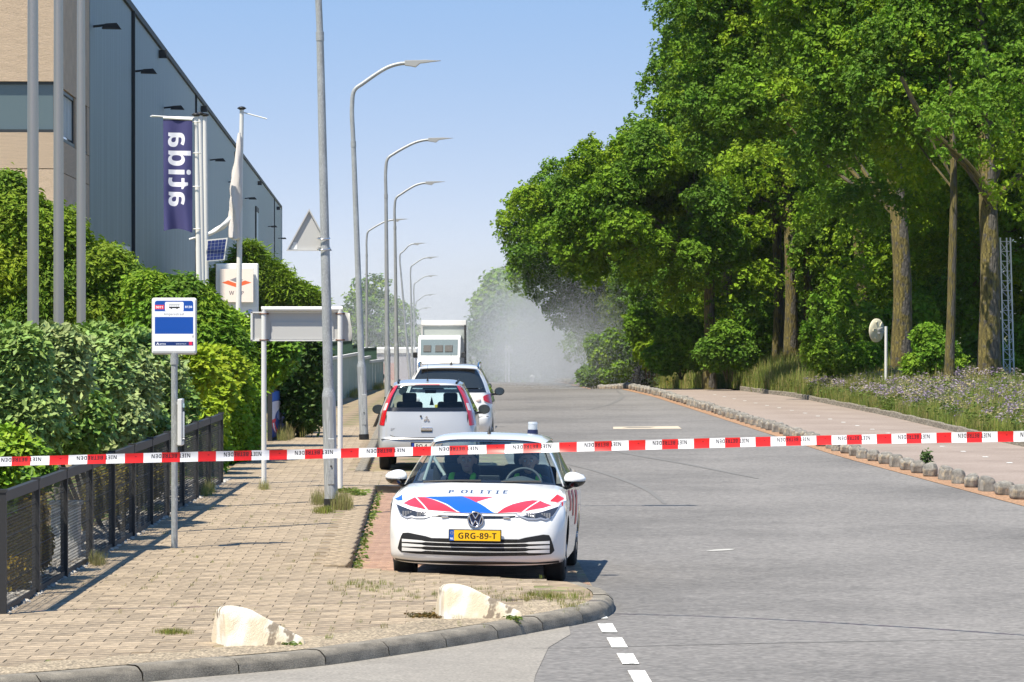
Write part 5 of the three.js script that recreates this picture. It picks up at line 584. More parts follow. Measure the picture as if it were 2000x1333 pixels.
  { const z = zf(0, 0.66) + 0.012, b = part('badge', cyl(0.083, 0.083, 0.012, 0, 0, 0, 40).rotateX(Math.PI / 2).translate(0, 0.662, z), std(C(0.01, 0.015, 0.05), 0.3), car); const z2 = z + 0.014; const ln = (p, q) => { const g = bar([p[0], 0.662 + p[1], z2], [q[0], 0.662 + q[1], z2], 0.007, 6); return g; }; part('emblem', [new THREE.TorusGeometry(0.075, 0.007, 8, 40).translate(0, 0.662, z2), ln([-0.033, 0.064], [0, 0.008]), ln([0.033, 0.064], [0, 0.008]), ln([-0.062, 0.036], [-0.028, -0.062]), ln([0.062, 0.036], [0.028, -0.062]), ln([-0.028, -0.062], [0, -0.008]), ln([0.028, -0.062], [0, -0.008])], M.chrome, b); }
  // plate
  { const tex = canvasTex(1024, 236, (g, w, h) => { g.fillStyle = '#16130a'; g.fillRect(0, 0, w, h); g.fillStyle = '#f5bd0c'; g.fillRect(10, 10, w - 20, h - 20); g.fillStyle = '#1356b4'; g.fillRect(10, 10, 88, h - 20); g.fillStyle = '#fff'; g.font = 'bold 54px sans-serif'; g.textAlign = 'center'; g.fillText('NL', 54, 204); g.fillStyle = '#f5d33c'; for (let k = 0; k < 12; k++) { g.beginPath(); g.arc(54 + 26 * Math.cos(k * 0.5236), 70 + 26 * Math.sin(k * 0.5236), 4, 0, 7); g.fill(); } g.fillStyle = '#17130c'; g.font = 'bold 176px sans-serif'; g.textBaseline = 'middle'; g.fillText('GRG-89-T', 556, 126, 820); });
    const p = part('plate', rbox(0.53, 0.122, 0.02, 0.006, 0, 0.502, 0.035), M.black, car); part('plate_face', gridGeo(1, 1, (u, v) => [(u - 0.5) * 0.52, 0.445 + v * 0.114, 0.0465, u, v]), std(0xffffff, 0.45, 0, { map: tex }), p); }
  // headlights
  for (const sgn of [-1, 1]) { const T = [[-0.845, 0.83], [-0.8, 0.818], [-0.65, 0.773], [-0.5, 0.742], [-0.4, 0.724]], B = [[-0.845, 0.82], [-0.79, 0.72], [-0.765, 0.685], [-0.7, 0.66], [-0.65, 0.675], [-0.61, 0.665], [-0.52, 0.668], [-0.4, 0.712]], f = (l) => sgn < 0 ? l : mir(l); const h = part('headlight', band(zf, f(T), f(B), 40, 10, 0.007), new THREE.MeshPhysicalMaterial({ color: C(0.05, 0.055, 0.07), roughness: 0.08, metalness: 0.4, clearcoat: 1 }), car);
    part('running_light', band(zf, f(T.map(([x, y]) => [x, y - 0.002])), f(T.map(([x, y]) => [x, y - 0.034])), 40, 2, 0.012), std(C(0.8, 0.8, 0.92), 0.25), h); part('lower_trim', band(zf, f(B.map(([x, y]) => [x, y + 0.013])), f(B.map(([x, y]) => [x, y - 0.004])), 40, 1, 0.013), std(C(0.45, 0.46, 0.5), 0.3, 0.6), h);
    for (const xx of [0.7, 0.55]) { const x = sgn * xx, z = zf(x, 0.71); part('lamp_unit', [0, 1, 2, 3].map((k) => box(0.018, 0.05, 0.01, x + (k - 1.5) * 0.025, 0.706, (z ?? -0.2) + 0.014)), std(C(0.4, 0.42, 0.46), 0.2, 0.8), h); } }
  // red marks on the wings
  part('stripe', band(zf, [[0.73, 0.845], [0.79, 0.9], [0.86, 0.86]], [[0.73, 0.835], [0.79, 0.83], [0.86, 0.79]], 12, 6, 0.004), M.red, car);
  part('shut_line', band(zf, [[-0.5, 0.743], [-0.4, 0.73], [0, 0.722], [0.4, 0.73], [0.5, 0.743]], [[-0.5, 0.738], [-0.4, 0.725], [0, 0.717], [0.4, 0.725], [0.5, 0.738]], 60, 1, 0.004), M.black, car);
  zf.done();
  // sides
  const xs = (y, z) => { const e = clamp((z + 4.28) / 0.35, 0, 1), r = 1 - 0.1 * (1 - e) ** 2; return (0.862 + 0.033 * Math.sin(clamp((y - 0.2) / 0.75) * 2.6) + (y > 0.8 ? -(y - 0.8) * 0.22 : 0)) * r; };
  const yTop = table([[-4.2, 1.02], [-3.0, 0.97], [-1.3, 0.92], [-0.9, 0.9], [-0.6, 0.855], [-0.44, 0.8]]), AR = [[-0.86, 0.315, 0.36], [-3.49, 0.315, 0.36]];
  for (const sd of [-1, 1]) { part('side_panel', sidePanel(sd, -4.2, -0.44, xs, yTop, 0.2, AR), M.carWhite, car);
    for (const z of [-0.86, -3.49]) { wheel(car, sd * 0.765, 0.315, z, 0.318, 0.215, M.silver, sd); }
    part('wheel_arch', [box(0.5, 0.34, 0.8, sd * 0.55, 0.56, -0.88), box(0.5, 0.5, 0.8, sd * 0.55, 0.62, -3.5)], M.under, car);
    // stripes on the side
    for (const [za, zb, ya, yb] of [[-1.15, -1.5, 0.7, 0.9], [-1.75, -2.1, 0.62, 0.88], [-2.4, -2.8, 0.5, 0.85]]) part('stripe', gridGeo(8, 8, (u, v) => { const y = lerp(ya, yb, v), z = lerp(za, zb, u) - v * 0.25; return [sd * (xs(y, z) + 0.003), y, z]; }), sd > 0 ? M.red : M.blue, car);
    // A-pillar, roof rail, windows
    const S = surface([[[0.8, 0.955, -1.28], [0.845, 0.935, -1.5], [0.84, 0.95, -2.4], [0.82, 0.98, -3.3], [0.78, 1.02, -4.0]], [[0.735, 1.1, -1.52], [0.76, 1.1, -1.75], [0.765, 1.1, -2.45], [0.75, 1.12, -3.2], [0.71, 1.12, -3.85]], [[0.64, 1.27, -1.8], [0.68, 1.26, -1.98], [0.69, 1.27, -2.5], [0.68, 1.27, -3.15], [0.64, 1.26, -3.8]], [[0.57, 1.375, -2.03], [0.6, 1.375, -2.2], [0.61, 1.385, -2.6], [0.6, 1.375, -3.1], [0.57, 1.35, -3.75]]], false);
    const mm = (p) => [p[0] * sd, p[1], p[2]];
    part('side_window', gridGeo(30, 10, (u, v) => mm(S(u * 0.94 + 0.03, v))), M.glass, car);
    part('pillar', [gridGeo(3, 12, (u, v) => { const p = S(u * 0.09, v); return mm([p[0] + 0.012, p[1], p[2] + 0.01]); }), gridGeo(3, 12, (u, v) => { const p = S(0.48 + u * 0.05, v); return mm([p[0] + 0.004, p[1], p[2]]); })], M.carWhite, car);
    part('rear_pillar', gridGeo(6, 10, (u, v) => { const p = S(0.84 + u * 0.16, v); return mm([p[0] + 0.006, p[1], p[2]]); }), M.carWhite, car);
    part('window_trim', gridGeo(30, 1, (u, v) => { const p = S(u, v * 0.08); return mm([p[0] + 0.006, p[1], p[2]]); }), M.black, car);
    // mirrors
    const mg = new THREE.Group(); mg.name = 'door_mirror'; car.add(mg); mg.position.set(sd * 0.93, 1.02, -1.5);
    const sh = new THREE.SphereGeometry(1, 24, 16); sh.scale(0.115, 0.072, 0.085); const P = sh.attributes.position; for (let i = 0; i < P.count; i++) { let x = P.getX(i), y = P.getY(i), z = P.getZ(i); y *= 1 + 0.25 * sd * x / 0.115 * -1; if (z < -0.03) z = -0.03; P.setXYZ(i, x, y, z); } sh.computeVertexNormals();
    part('cap', sh, M.carWhite, mg); const low = new THREE.SphereGeometry(1, 20, 8, 0, 6.283, Math.PI * 0.58, Math.PI * 0.42); low.scale(0.118, 0.085, 0.088); part('lower_shell', low, M.gloss, mg); part('arm', limb([[-sd * 0.02, -0.05, -0.01], [-sd * 0.07, -0.075, -0.01], [-sd * 0.13, -0.11, 0.0]], [0.035, 0.03, 0.03], 8, 8), M.black, mg); part('mirror_glass', box(0.19, 0.1, 0.004, 0, 0, -0.034), M.chrome, mg); }
  // windscreen, roof, rear
  const WS = surface([[[0, 0.985, -1.08], [0.4, 0.978, -1.12], [0.64, 0.962, -1.21], [0.745, 0.95, -1.29]], [[0, 1.14, -1.33], [0.38, 1.135, -1.37], [0.6, 1.12, -1.46], [0.69, 1.105, -1.54]], [[0, 1.28, -1.6], [0.36, 1.275, -1.63], [0.55, 1.255, -1.72], [0.625, 1.24, -1.8]], [[0, 1.405, -1.9], [0.33, 1.4, -1.92], [0.5, 1.38, -1.98], [0.565, 1.365, -2.04]]]);
  part('windscreen', patch(WS, 30, 20), M.glass, car);
  const edge = (f, w0) => gridGeo(40, 2, f); const EM = M.gloss;
  part('windscreen_border', [gridGeo(40, 1, (u, v) => { const p = WS(u, v * 0.05); return [p[0], p[1] + 0.004, p[2] + 0.004]; }), gridGeo(40, 1, (u, v) => { const p = WS(u, 0.93 + v * 0.07); return [p[0], p[1] + 0.003, p[2] + 0.004]; }), gridGeo(1, 30, (u, v) => { const p = WS(u * 0.035, v); return [p[0], p[1] + 0.003, p[2] + 0.004]; }), gridGeo(1, 30, (u, v) => { const p = WS(1 - u * 0.035, v); return [p[0], p[1] + 0.003, p[2] + 0.004]; })], EM, car);
  for (const [a, b, c] of [[-0.62, -0.02, 0.09], [0.0, 0.6, 0.08]]) part('wiper', tube([[a, 0.985, -1.13], [(a + b) / 2, 1.0, -1.11], [b, 1.005, -1.1]], 0.012, 6), M.black, car);
  part('cowl', gridGeo(30, 2, (u, v) => { const x = (u - 0.5) * 1.5; return [x, lerp(0.968, 0.985, v) - 0.06 * x * x, lerp(-1.1, -1.17, v) - 0.13 * x * x]; }), M.black, car);
  const RS = surface([[[0, 1.408, -1.88], [0.33, 1.403, -1.9], [0.5, 1.383, -1.96], [0.58, 1.362, -2.02]], [[0, 1.452, -2.3], [0.33, 1.445, -2.3], [0.52, 1.425, -2.33], [0.61, 1.39, -2.36]], [[0, 1.458, -2.8], [0.33, 1.452, -2.8], [0.53, 1.43, -2.8], [0.62, 1.392, -2.8]], [[0, 1.435, -3.4], [0.33, 1.43, -3.4], [0.52, 1.41, -3.4], [0.61, 1.375, -3.4]], [[0, 1.4, -3.85], [0.33, 1.395, -3.84], [0.5, 1.375, -3.82], [0.58, 1.345, -3.78]]]);
  part('roof', patch(RS, 30, 30), M.carWhite, car);
  part('rear_window', patch(surface([[[0, 1.385, -3.87], [0.33, 1.38, -3.86], [0.52, 1.36, -3.82]], [[0, 1.2, -4.05], [0.38, 1.19, -4.04], [0.6, 1.18, -3.98]], [[0, 1.02, -4.2], [0.42, 1.02, -4.18], [0.66, 1.0, -4.1]]]), 20, 12), M.glass, car);
  part('tailgate', patch(surface([[[0, 1.02, -4.2], [0.45, 1.02, -4.19], [0.8, 1.0, -4.06]], [[0, 0.7, -4.27], [0.45, 0.7, -4.26], [0.86, 0.7, -4.1]], [[0, 0.3, -4.26], [0.45, 0.3, -4.25], [0.85, 0.3, -4.08]]]), 20, 12), M.carWhite, car);
  part('floor', box(1.5, 0.06, 3.6, 0, 0.22, -2.2), M.under, car); part('firewall', box(1.3, 0.55, 0.08, 0, 0.55, -1.25), M.under, car);
  part('aerial', new THREE.ConeGeometry(0.03, 0.09, 10).scale(0.7, 1, 2).translate(-0.02, 1.5, -2.35), M.black, car);
  { const b = part('beacon', [cyl(0.05, 0.05, 0.075, 0.39, 1.465, -3.3, 20), cyl(0.053, 0.046, 0.018, 0.39, 1.54, -3.3, 20)], new THREE.MeshPhysicalMaterial({ color: C(0.75, 0.8, 0.85), roughness: 0.35, transmission: 0.55, thickness: 0 }), car); part('beacon_base', cyl(0.06, 0.055, 0.05, 0.39, 1.425, -3.3, 20), std(C(0.01, 0.015, 0.06), 0.4), b); }
  // interior
  const dash = std(C(0.05, 0.055, 0.058), 0.75);
  part('dashboard', gridGeo(30, 8, (u, v) => { const x = (u - 0.5) * 1.36, hump = 0.085 * Math.exp(-(((x - 0.36) / 0.2) ** 2)); return [x, lerp(0.93, 0.955, Math.sin(v * 2)) + hump * clamp(v * 1.4) - 0.03 * x * x, lerp(-1.2, -1.72, v) - 0.08 * x * x]; }), dash, car);
  part('dash_front', box(1.34, 0.4, 0.06, 0, 0.74, -1.72), M.seat, car);
  part('steering_wheel', new THREE.TorusGeometry(0.185, 0.016, 10, 36).rotateX(-0.45).translate(0.38, 0.94, -1.82), std(C(0.06, 0.06, 0.065), 0.6), car);
  for (const x of [-0.37, 0.37]) { const st = part('seat', [rbox(0.5, 0.62, 0.16, 0.06, x, 0.82, -2.5), rbox(0.5, 0.14, 0.5, 0.05, x, 0.5, -2.2)], M.seat, car); part('headrest', rbox(0.27, 0.17, 0.1, 0.045, x, 1.2, -2.52), M.seat, st); }
  part('rear_bench', rbox(1.3, 0.6, 0.16, 0.05, 0, 0.78, -3.35), M.seat, car); part('inner_mirror', rbox(0.24, 0.06, 0.03, 0.02, 0.03, 1.31, -1.78), M.black, car); part('console_screen', rbox(0.22, 0.1, 0.03, 0.01, 0.03, 0.99, -1.66), M.black, car);
  part('belt', [bar([-0.62, 1.2, -2.45], [-0.42, 0.92, -2.2], 0.02), bar([-0.6, 1.25, -2.2], [-0.68, 0.96, -2.0], 0.02)], std(C(0.3, 0.31, 0.3), 0.8), car);
}
// ---- the two officers in it
function officer(label, x, leanX, hairC, seed) {
  const t = thing('person', label, 'person'); t.position.copy(police.position); t.rotation.copy(police.rotation);
  const mc = (joints, box3, res, col, k, name, parent, extra) => { const m = new MarchingCubes(res, M.black, false, false, 60000); const [cx, cy, cz, h] = box3; m.isolation = 0; const sd = (p, a, b, r0, r1) => { const ab = [b[0] - a[0], b[1] - a[1], b[2] - a[2]], ap = [p[0] - a[0], p[1] - a[1], p[2] - a[2]], l = ab[0] ** 2 + ab[1] ** 2 + ab[2] ** 2 || 1e-9, q = clamp((ap[0] * ab[0] + ap[1] * ab[1] + ap[2] * ab[2]) / l); return Math.hypot(ap[0] - ab[0] * q, ap[1] - ab[1] * q, ap[2] - ab[2] * q) - lerp(r0, r1, q); };
    for (let k2 = 0; k2 < res; k2++) for (let j = 0; j < res; j++) for (let i = 0; i < res; i++) { const p = [cx + (i - res / 2) / (res / 2) * h, cy + (j - res / 2) / (res / 2) * h, cz + (k2 - res / 2) / (res / 2) * h]; let d = 9; for (const [a, b, r0, r1, sub] of joints) { const e = sd(p, a, b, r0, r1); if (sub) { d = Math.max(d, -e); continue; } const hh = clamp(0.5 + 0.5 * (d - e) / k); d = lerp(d, e, hh) - k * hh * (1 - hh); } m.field[i + j * res + k2 * res * res] = -d; }
    m.update(); const n = m.count, g = new THREE.BufferGeometry(), P = new Float32Array(m.positionArray.subarray(0, n * 3)), N = new Float32Array(m.normalArray.subarray(0, n * 3)); for (let i = 0; i < P.length; i += 3) { P[i] = P[i] * h + cx; P[i + 1] = P[i + 1] * h + cy; P[i + 2] = P[i + 2] * h + cz; } g.setAttribute('position', new THREE.BufferAttribute(P, 3)); g.setAttribute('normal', new THREE.BufferAttribute(N, 3)); return g; };
  const skin = std(C(0.42, 0.24, 0.17), 0.6), hx = x + leanX, hy = 1.17, hz = -2.2, B = (a, b, r0, r1, s) => [a, b, r0, r1, s];
  const body = mc([B([x - 0.08, 0.62, -2.28], [x + 0.08, 0.62, -2.28], 0.13, 0.13), B([x, 0.66, -2.3], [x + leanX * 0.6, 0.9, -2.28], 0.14, 0.15), B([x - 0.15 + leanX * 0.6, 0.95, -2.28], [x + 0.15 + leanX * 0.6, 0.95, -2.28], 0.075, 0.075), B([x + leanX * 0.7, 0.96, -2.27], [hx, 1.08, -2.22], 0.058, 0.05), B([x - 0.19 + leanX * 0.5, 0.94, -2.27], [x - 0.22, 0.72, -2.18], 0.058, 0.046), B([x - 0.22, 0.72, -2.18], [x - 0.12, 0.76, -1.94], 0.044, 0.034), B([x + 0.19 + leanX * 0.5, 0.94, -2.27], [x + 0.22, 0.72, -2.18], 0.058, 0.046), B([x + 0.22, 0.72, -2.18], [x + 0.12, 0.76, -1.94], 0.044, 0.034), B([x - 0.1, 0.6, -2.25], [x - 0.11, 0.64, -1.86], 0.085, 0.065), B([x + 0.1, 0.6, -2.25], [x + 0.11, 0.64, -1.86], 0.085, 0.065), B([x - 0.11, 0.63, -1.86], [x - 0.1, 0.32, -1.78], 0.062, 0.05), B([x + 0.11, 0.63, -1.86], [x + 0.1, 0.32, -1.78], 0.062, 0.05)], [x, 0.75, -2.1, 0.52], 70, null, 0.045);
  const head = mc([B([hx, hy + 0.04, hz - 0.02], [hx, hy + 0.03, hz - 0.01], 0.088, 0.086), B([hx, hy - 0.03, hz + 0.01], [hx, hy - 0.075, hz + 0.025], 0.068, 0.05), B([hx, hy + 0.012, hz + 0.083], [hx, hy - 0.022, hz + 0.097], 0.011, 0.016), B([hx - 0.028, hy - 0.058, hz + 0.07], [hx + 0.028, hy - 0.058, hz + 0.07], 0.011, 0.011), B([hx - 0.04, hy + 0.028, hz + 0.068], [hx + 0.04, hy + 0.028, hz + 0.068], 0.015, 0.015), B([hx - 0.088, hy + 0.012, hz - 0.01], [hx - 0.09, hy - 0.02, hz - 0.005], 0.02, 0.013), B([hx + 0.088, hy + 0.012, hz - 0.01], [hx + 0.09, hy - 0.02, hz - 0.005], 0.02, 0.013), B([hx, 1.02, -2.24], [hx, hy - 0.06, hz - 0.02], 0.055, 0.05)], [hx, hy, hz, 0.2], 56, null, 0.014);
  part('body', head, skin, t); part('uniform', body, std(C(0.012, 0.016, 0.035), 0.85), t);
  const hair = new THREE.SphereGeometry(0.097, 24, 14, 0, 6.283, 0, 1.75); hair.scale(1, 1.06, 1.03).rotateX(-0.55).translate(hx, hy + 0.04, hz - 0.024); part('hair', hair, std(hairC, 0.8), t);
  for (const e of [-0.034, 0.034]) { part('eye', new THREE.SphereGeometry(0.011, 12, 8).translate(hx + e, hy + 0.008, hz + 0.076), std(C(0.6, 0.6, 0.58), 0.3), t); part('pupil', new THREE.SphereGeometry(0.0055, 8, 6).translate(hx + e, hy + 0.008, hz + 0.0845), M.black, t); part('eyebrow', box(0.034, 0.007, 0.01, hx + e, hy + 0.036, hz + 0.083), std(hairC, 0.8), t); }
  part('mouth', rbox(0.045, 0.008, 0.008, 0.003, hx, hy - 0.058, hz + 0.079), std(C(0.3, 0.11, 0.1), 0.6), t);
  for (const e of [-1, 1]) { part('hi_vis_strip', limb([[x + e * 0.1 + leanX * 0.6, 1.012, -2.3], [x + e * 0.115 + leanX * 0.5, 1.005, -2.2], [x + e * 0.1 + leanX * 0.4, 0.9, -2.13]], [0.03, 0.032, 0.03], 8, 12), std(C(0.2, 0.65, 0.04), 0.7), t);
    for (let f = 0; f < 5; f++) { const bx = x + e * 0.11, l = [0.045, 0.07, 0.078, 0.07, 0.052][f], o = f === 0 ? [bx - e * 0.028, 0.765, -1.93] : [bx + (f - 2.5) * 0.019, 0.765, -1.91]; part('finger', limb([o, [o[0] - (f ? 0 : e * 0.02), o[1] + 0.008, o[2] + l * 0.5], [o[0] - (f ? 0 : e * 0.03), o[1] - 0.012, o[2] + l]], [0.0095, 0.009, 0.007], 6, 6), skin, t); } }
}
officer('police officer in the passenger seat of the police car, looking ahead', -0.34, 0.1, C(0.05, 0.035, 0.02), 1);
officer('police officer at the wheel of the police car', 0.39, 0.02, C(0.16, 0.1, 0.05), 2);

// ---- silver hatchback and white SUV, seen from behind
function rearCar(o) {
  const car = thing('parked_car', o.label, 'car', [o.x, 0.012, -o.D], o.turn ?? 0), sx = o.sx ?? 1, sy = o.sy ?? 1, sc = (rows) => rows.map((r) => r.map(([x, y, z]) => [x * sx, y * sy, z]));
  const lo = sc([[[0, 0.26, -0.04], [0.5, 0.26, -0.06], [0.75, 0.27, -0.16], [0.82, 0.28, -0.36]], [[0, 0.4, 0.02], [0.5, 0.4, 0], [0.77, 0.4, -0.1], [0.842, 0.4, -0.36]], [[0, 0.52, 0.03], [0.5, 0.52, 0.01], [0.772, 0.52, -0.09], [0.847, 0.52, -0.36]], [[0, 0.575, 0.0], [0.5, 0.575, -0.02], [0.77, 0.585, -0.11], [0.848, 0.6, -0.37]]]);
  const gate = sc([lo.at(-1).map(([x, y, z]) => [x / sx, y / sy, z]), [[0, 0.8, -0.03], [0.5, 0.8, -0.05], [0.75, 0.8, -0.13], [0.845, 0.8, -0.37]], [[0, 1.02, -0.08], [0.5, 1.02, -0.09], [0.71, 1.02, -0.17], [0.81, 1.0, -0.42]]]);
  const winR = sc([[[0, 1.02, -0.08], [0.5, 1.02, -0.09], [0.71, 1.02, -0.17], [0.81, 1.0, -0.42]], [[0, 1.25, -0.2], [0.45, 1.25, -0.21], [0.63, 1.25, -0.28], [0.72, 1.24, -0.5]], [[0, 1.425, -0.29], [0.4, 1.425, -0.3], [0.54, 1.42, -0.36], [0.63, 1.41, -0.56]], [[0, 1.5, -0.33], [0.39, 1.495, -0.35], [0.51, 1.48, -0.41], [0.585, 1.46, -0.6]]]);
  const roofR = sc([[[0, 1.5, -0.33], [0.39, 1.495, -0.35], [0.51, 1.48, -0.41], [0.585, 1.46, -0.6]], [[0, 1.54, -0.75], [0.39, 1.532, -0.75], [0.52, 1.51, -0.78], [0.6, 1.48, -0.85]], [[0, 1.555, -1.3], [0.39, 1.547, -1.3], [0.53, 1.522, -1.3], [0.61, 1.49, -1.3]], [[0, 1.53, -1.9], [0.39, 1.52, -1.9], [0.52, 1.5, -1.92], [0.6, 1.465, -1.95]], [[0, 1.46, -2.25], [0.39, 1.45, -2.28], [0.51, 1.43, -2.32], [0.58, 1.4, -2.36]]]);
  part('bumper', patch(surface(lo), 40, 20), o.paint, car); part('tailgate', patch(surface(gate), 40, 20), o.paint, car); part('roof', patch(surface(roofR), 40, 24), o.paint, car);
  const W = surface(winR), k = o.win;   // frame of paint round a pane
  const win = (u0, u1, v0, v1, off) => gridGeo(24, 14, (u, v) => { const p = W(lerp(u0, u1, u), lerp(v0, v1, v)); return [p[0], p[1] + off * 0.3, p[2] + off]; });
  const U = (x) => 0.5 + x * 0.5;
  part('hatch_frame', [win(0, U(-k), 0, 1, 0), win(U(k), 1, 0, 1, 0), win(U(-k), U(k), k > 0.7 ? 0.82 : 0.8, 1, 0)], o.paint, car);
  part('rear_window', win(U(-k), U(k), o.v0 ?? 0.0, 0.82, 0.0), o.rearGlass, car);
  const fb = (a, b, c, d) => gridGeo(12, 12, (u, v) => { const p = W(U(lerp(a, b, u)), lerp(c, d, v)); return [p[0], p[1] + 0.002, p[2] + 0.005]; }); part('window_border', [fb(-k, -k + 0.09, 0, 0.82), fb(k - 0.09, k, 0, 0.82), fb(-k, k, 0, 0.09), fb(-k, k, 0.73, 0.82)], M.gloss, car);
  const AR = [[-0.78, 0.3, 0.36], [o.len ? -3.2 : -3.2, 0.3, 0.36]], xs = (y, z) => (0.845 + 0.01 * Math.sin(y * 5) - (y > 0.85 ? (y - 0.85) * 0.25 : 0)) * sx * (z < -3.3 ? 1 - 0.1 * (-3.3 - z) : 1), yT = table([[-3.9, 0.75 * sy], [-3.0, 0.95 * sy], [-0.4, 0.995 * sy]]);
  for (const sd of [-1, 1]) { part('side_panel', sidePanel(sd, -3.85, -0.36, xs, yT, 0.24, AR), o.paint, car); for (const z of [-0.78, -3.2]) wheel(car, sd * 0.74 * sx, 0.3, z, 0.302, 0.19, M.silver, sd); part('wheel_arch', [box(0.45, 0.45, 0.8, sd * 0.52, 0.6, -0.8), box(0.45, 0.45, 0.8, sd * 0.52, 0.6, -3.2)], M.under, car);
    part('side_window', gridGeo(16, 6, (u, v) => { const z = lerp(-0.45, -2.9, u), lo2 = 0.995 * sy - u * 0.03, top = table([[0, 1.44 * sy], [0.6, 1.46 * sy], [0.78, 1.38 * sy], [1, 1.0 * sy]])(u); const y = lerp(lo2, Math.max(top, lo2 + 0.01), v); return [sd * (lerp(0.81, 0.6, (y / sy - 1) / 0.46) * sx), y, z]; }), M.darkGlass, car);
    const mz = -2.55, mg = new THREE.Group(); mg.name = 'door_mirror'; car.add(mg); mg.position.set(sd * 0.94 * sx, 1.0 * sy, mz); const sh = new THREE.SphereGeometry(1, 20, 14); sh.scale(0.105, 0.085, 0.07); part('cap', sh, M.black, mg); part('mirror_glass', new THREE.CircleGeometry(0.08, 24).scale(1.15, 0.9, 1).translate(0, 0, 0.071), std(C(0.1, 0.13, 0.15), 0.08, 0.8), mg); part('arm', box(0.12, 0.04, 0.05, -sd * 0.1, -0.06, 0), M.black, mg); }
  part('windscreen', patch(surface(sc([[[0, 1.46, -2.25], [0.39, 1.45, -2.28], [0.58, 1.4, -2.36]], [[0, 1.2, -2.75], [0.45, 1.19, -2.78], [0.68, 1.16, -2.85]], [[0, 0.98, -3.1], [0.48, 0.97, -3.12], [0.76, 0.95, -3.15]]])), 20, 10), M.glass, car);
  part('bonnet', patch(surface(sc([[[0, 0.98, -3.1], [0.48, 0.97, -3.12], [0.82, 0.93, -3.15]], [[0, 0.85, -3.6], [0.48, 0.84, -3.6], [0.8, 0.78, -3.6]], [[0, 0.6, -3.92], [0.48, 0.6, -3.88], [0.74, 0.58, -3.75]], [[0, 0.25, -3.9], [0.48, 0.25, -3.86], [0.74, 0.25, -3.74]]])), 20, 16), o.paint, car);
  part('floor', box(1.4 * sx, 0.06, 3.3, 0, 0.26, -2.0), M.under, car); for (const x of [-0.36, 0.36]) { const st = part('seat', rbox(0.46, 0.6, 0.14, 0.05, x, 0.85, -1.9), M.seat, car); part('headrest', rbox(0.25, 0.17, 0.1, 0.04, x, 1.22, -1.88), M.seat, st); } part('rear_bench', rbox(1.2, 0.5, 0.14, 0.05, 0, 0.78, -0.95), M.seat, car); part('dashboard', box(1.3, 0.3, 0.3, 0, 0.86, -2.9), M.seat, car);
  o.detail(car, W, surface(gate), U, sx, sy); return car; }
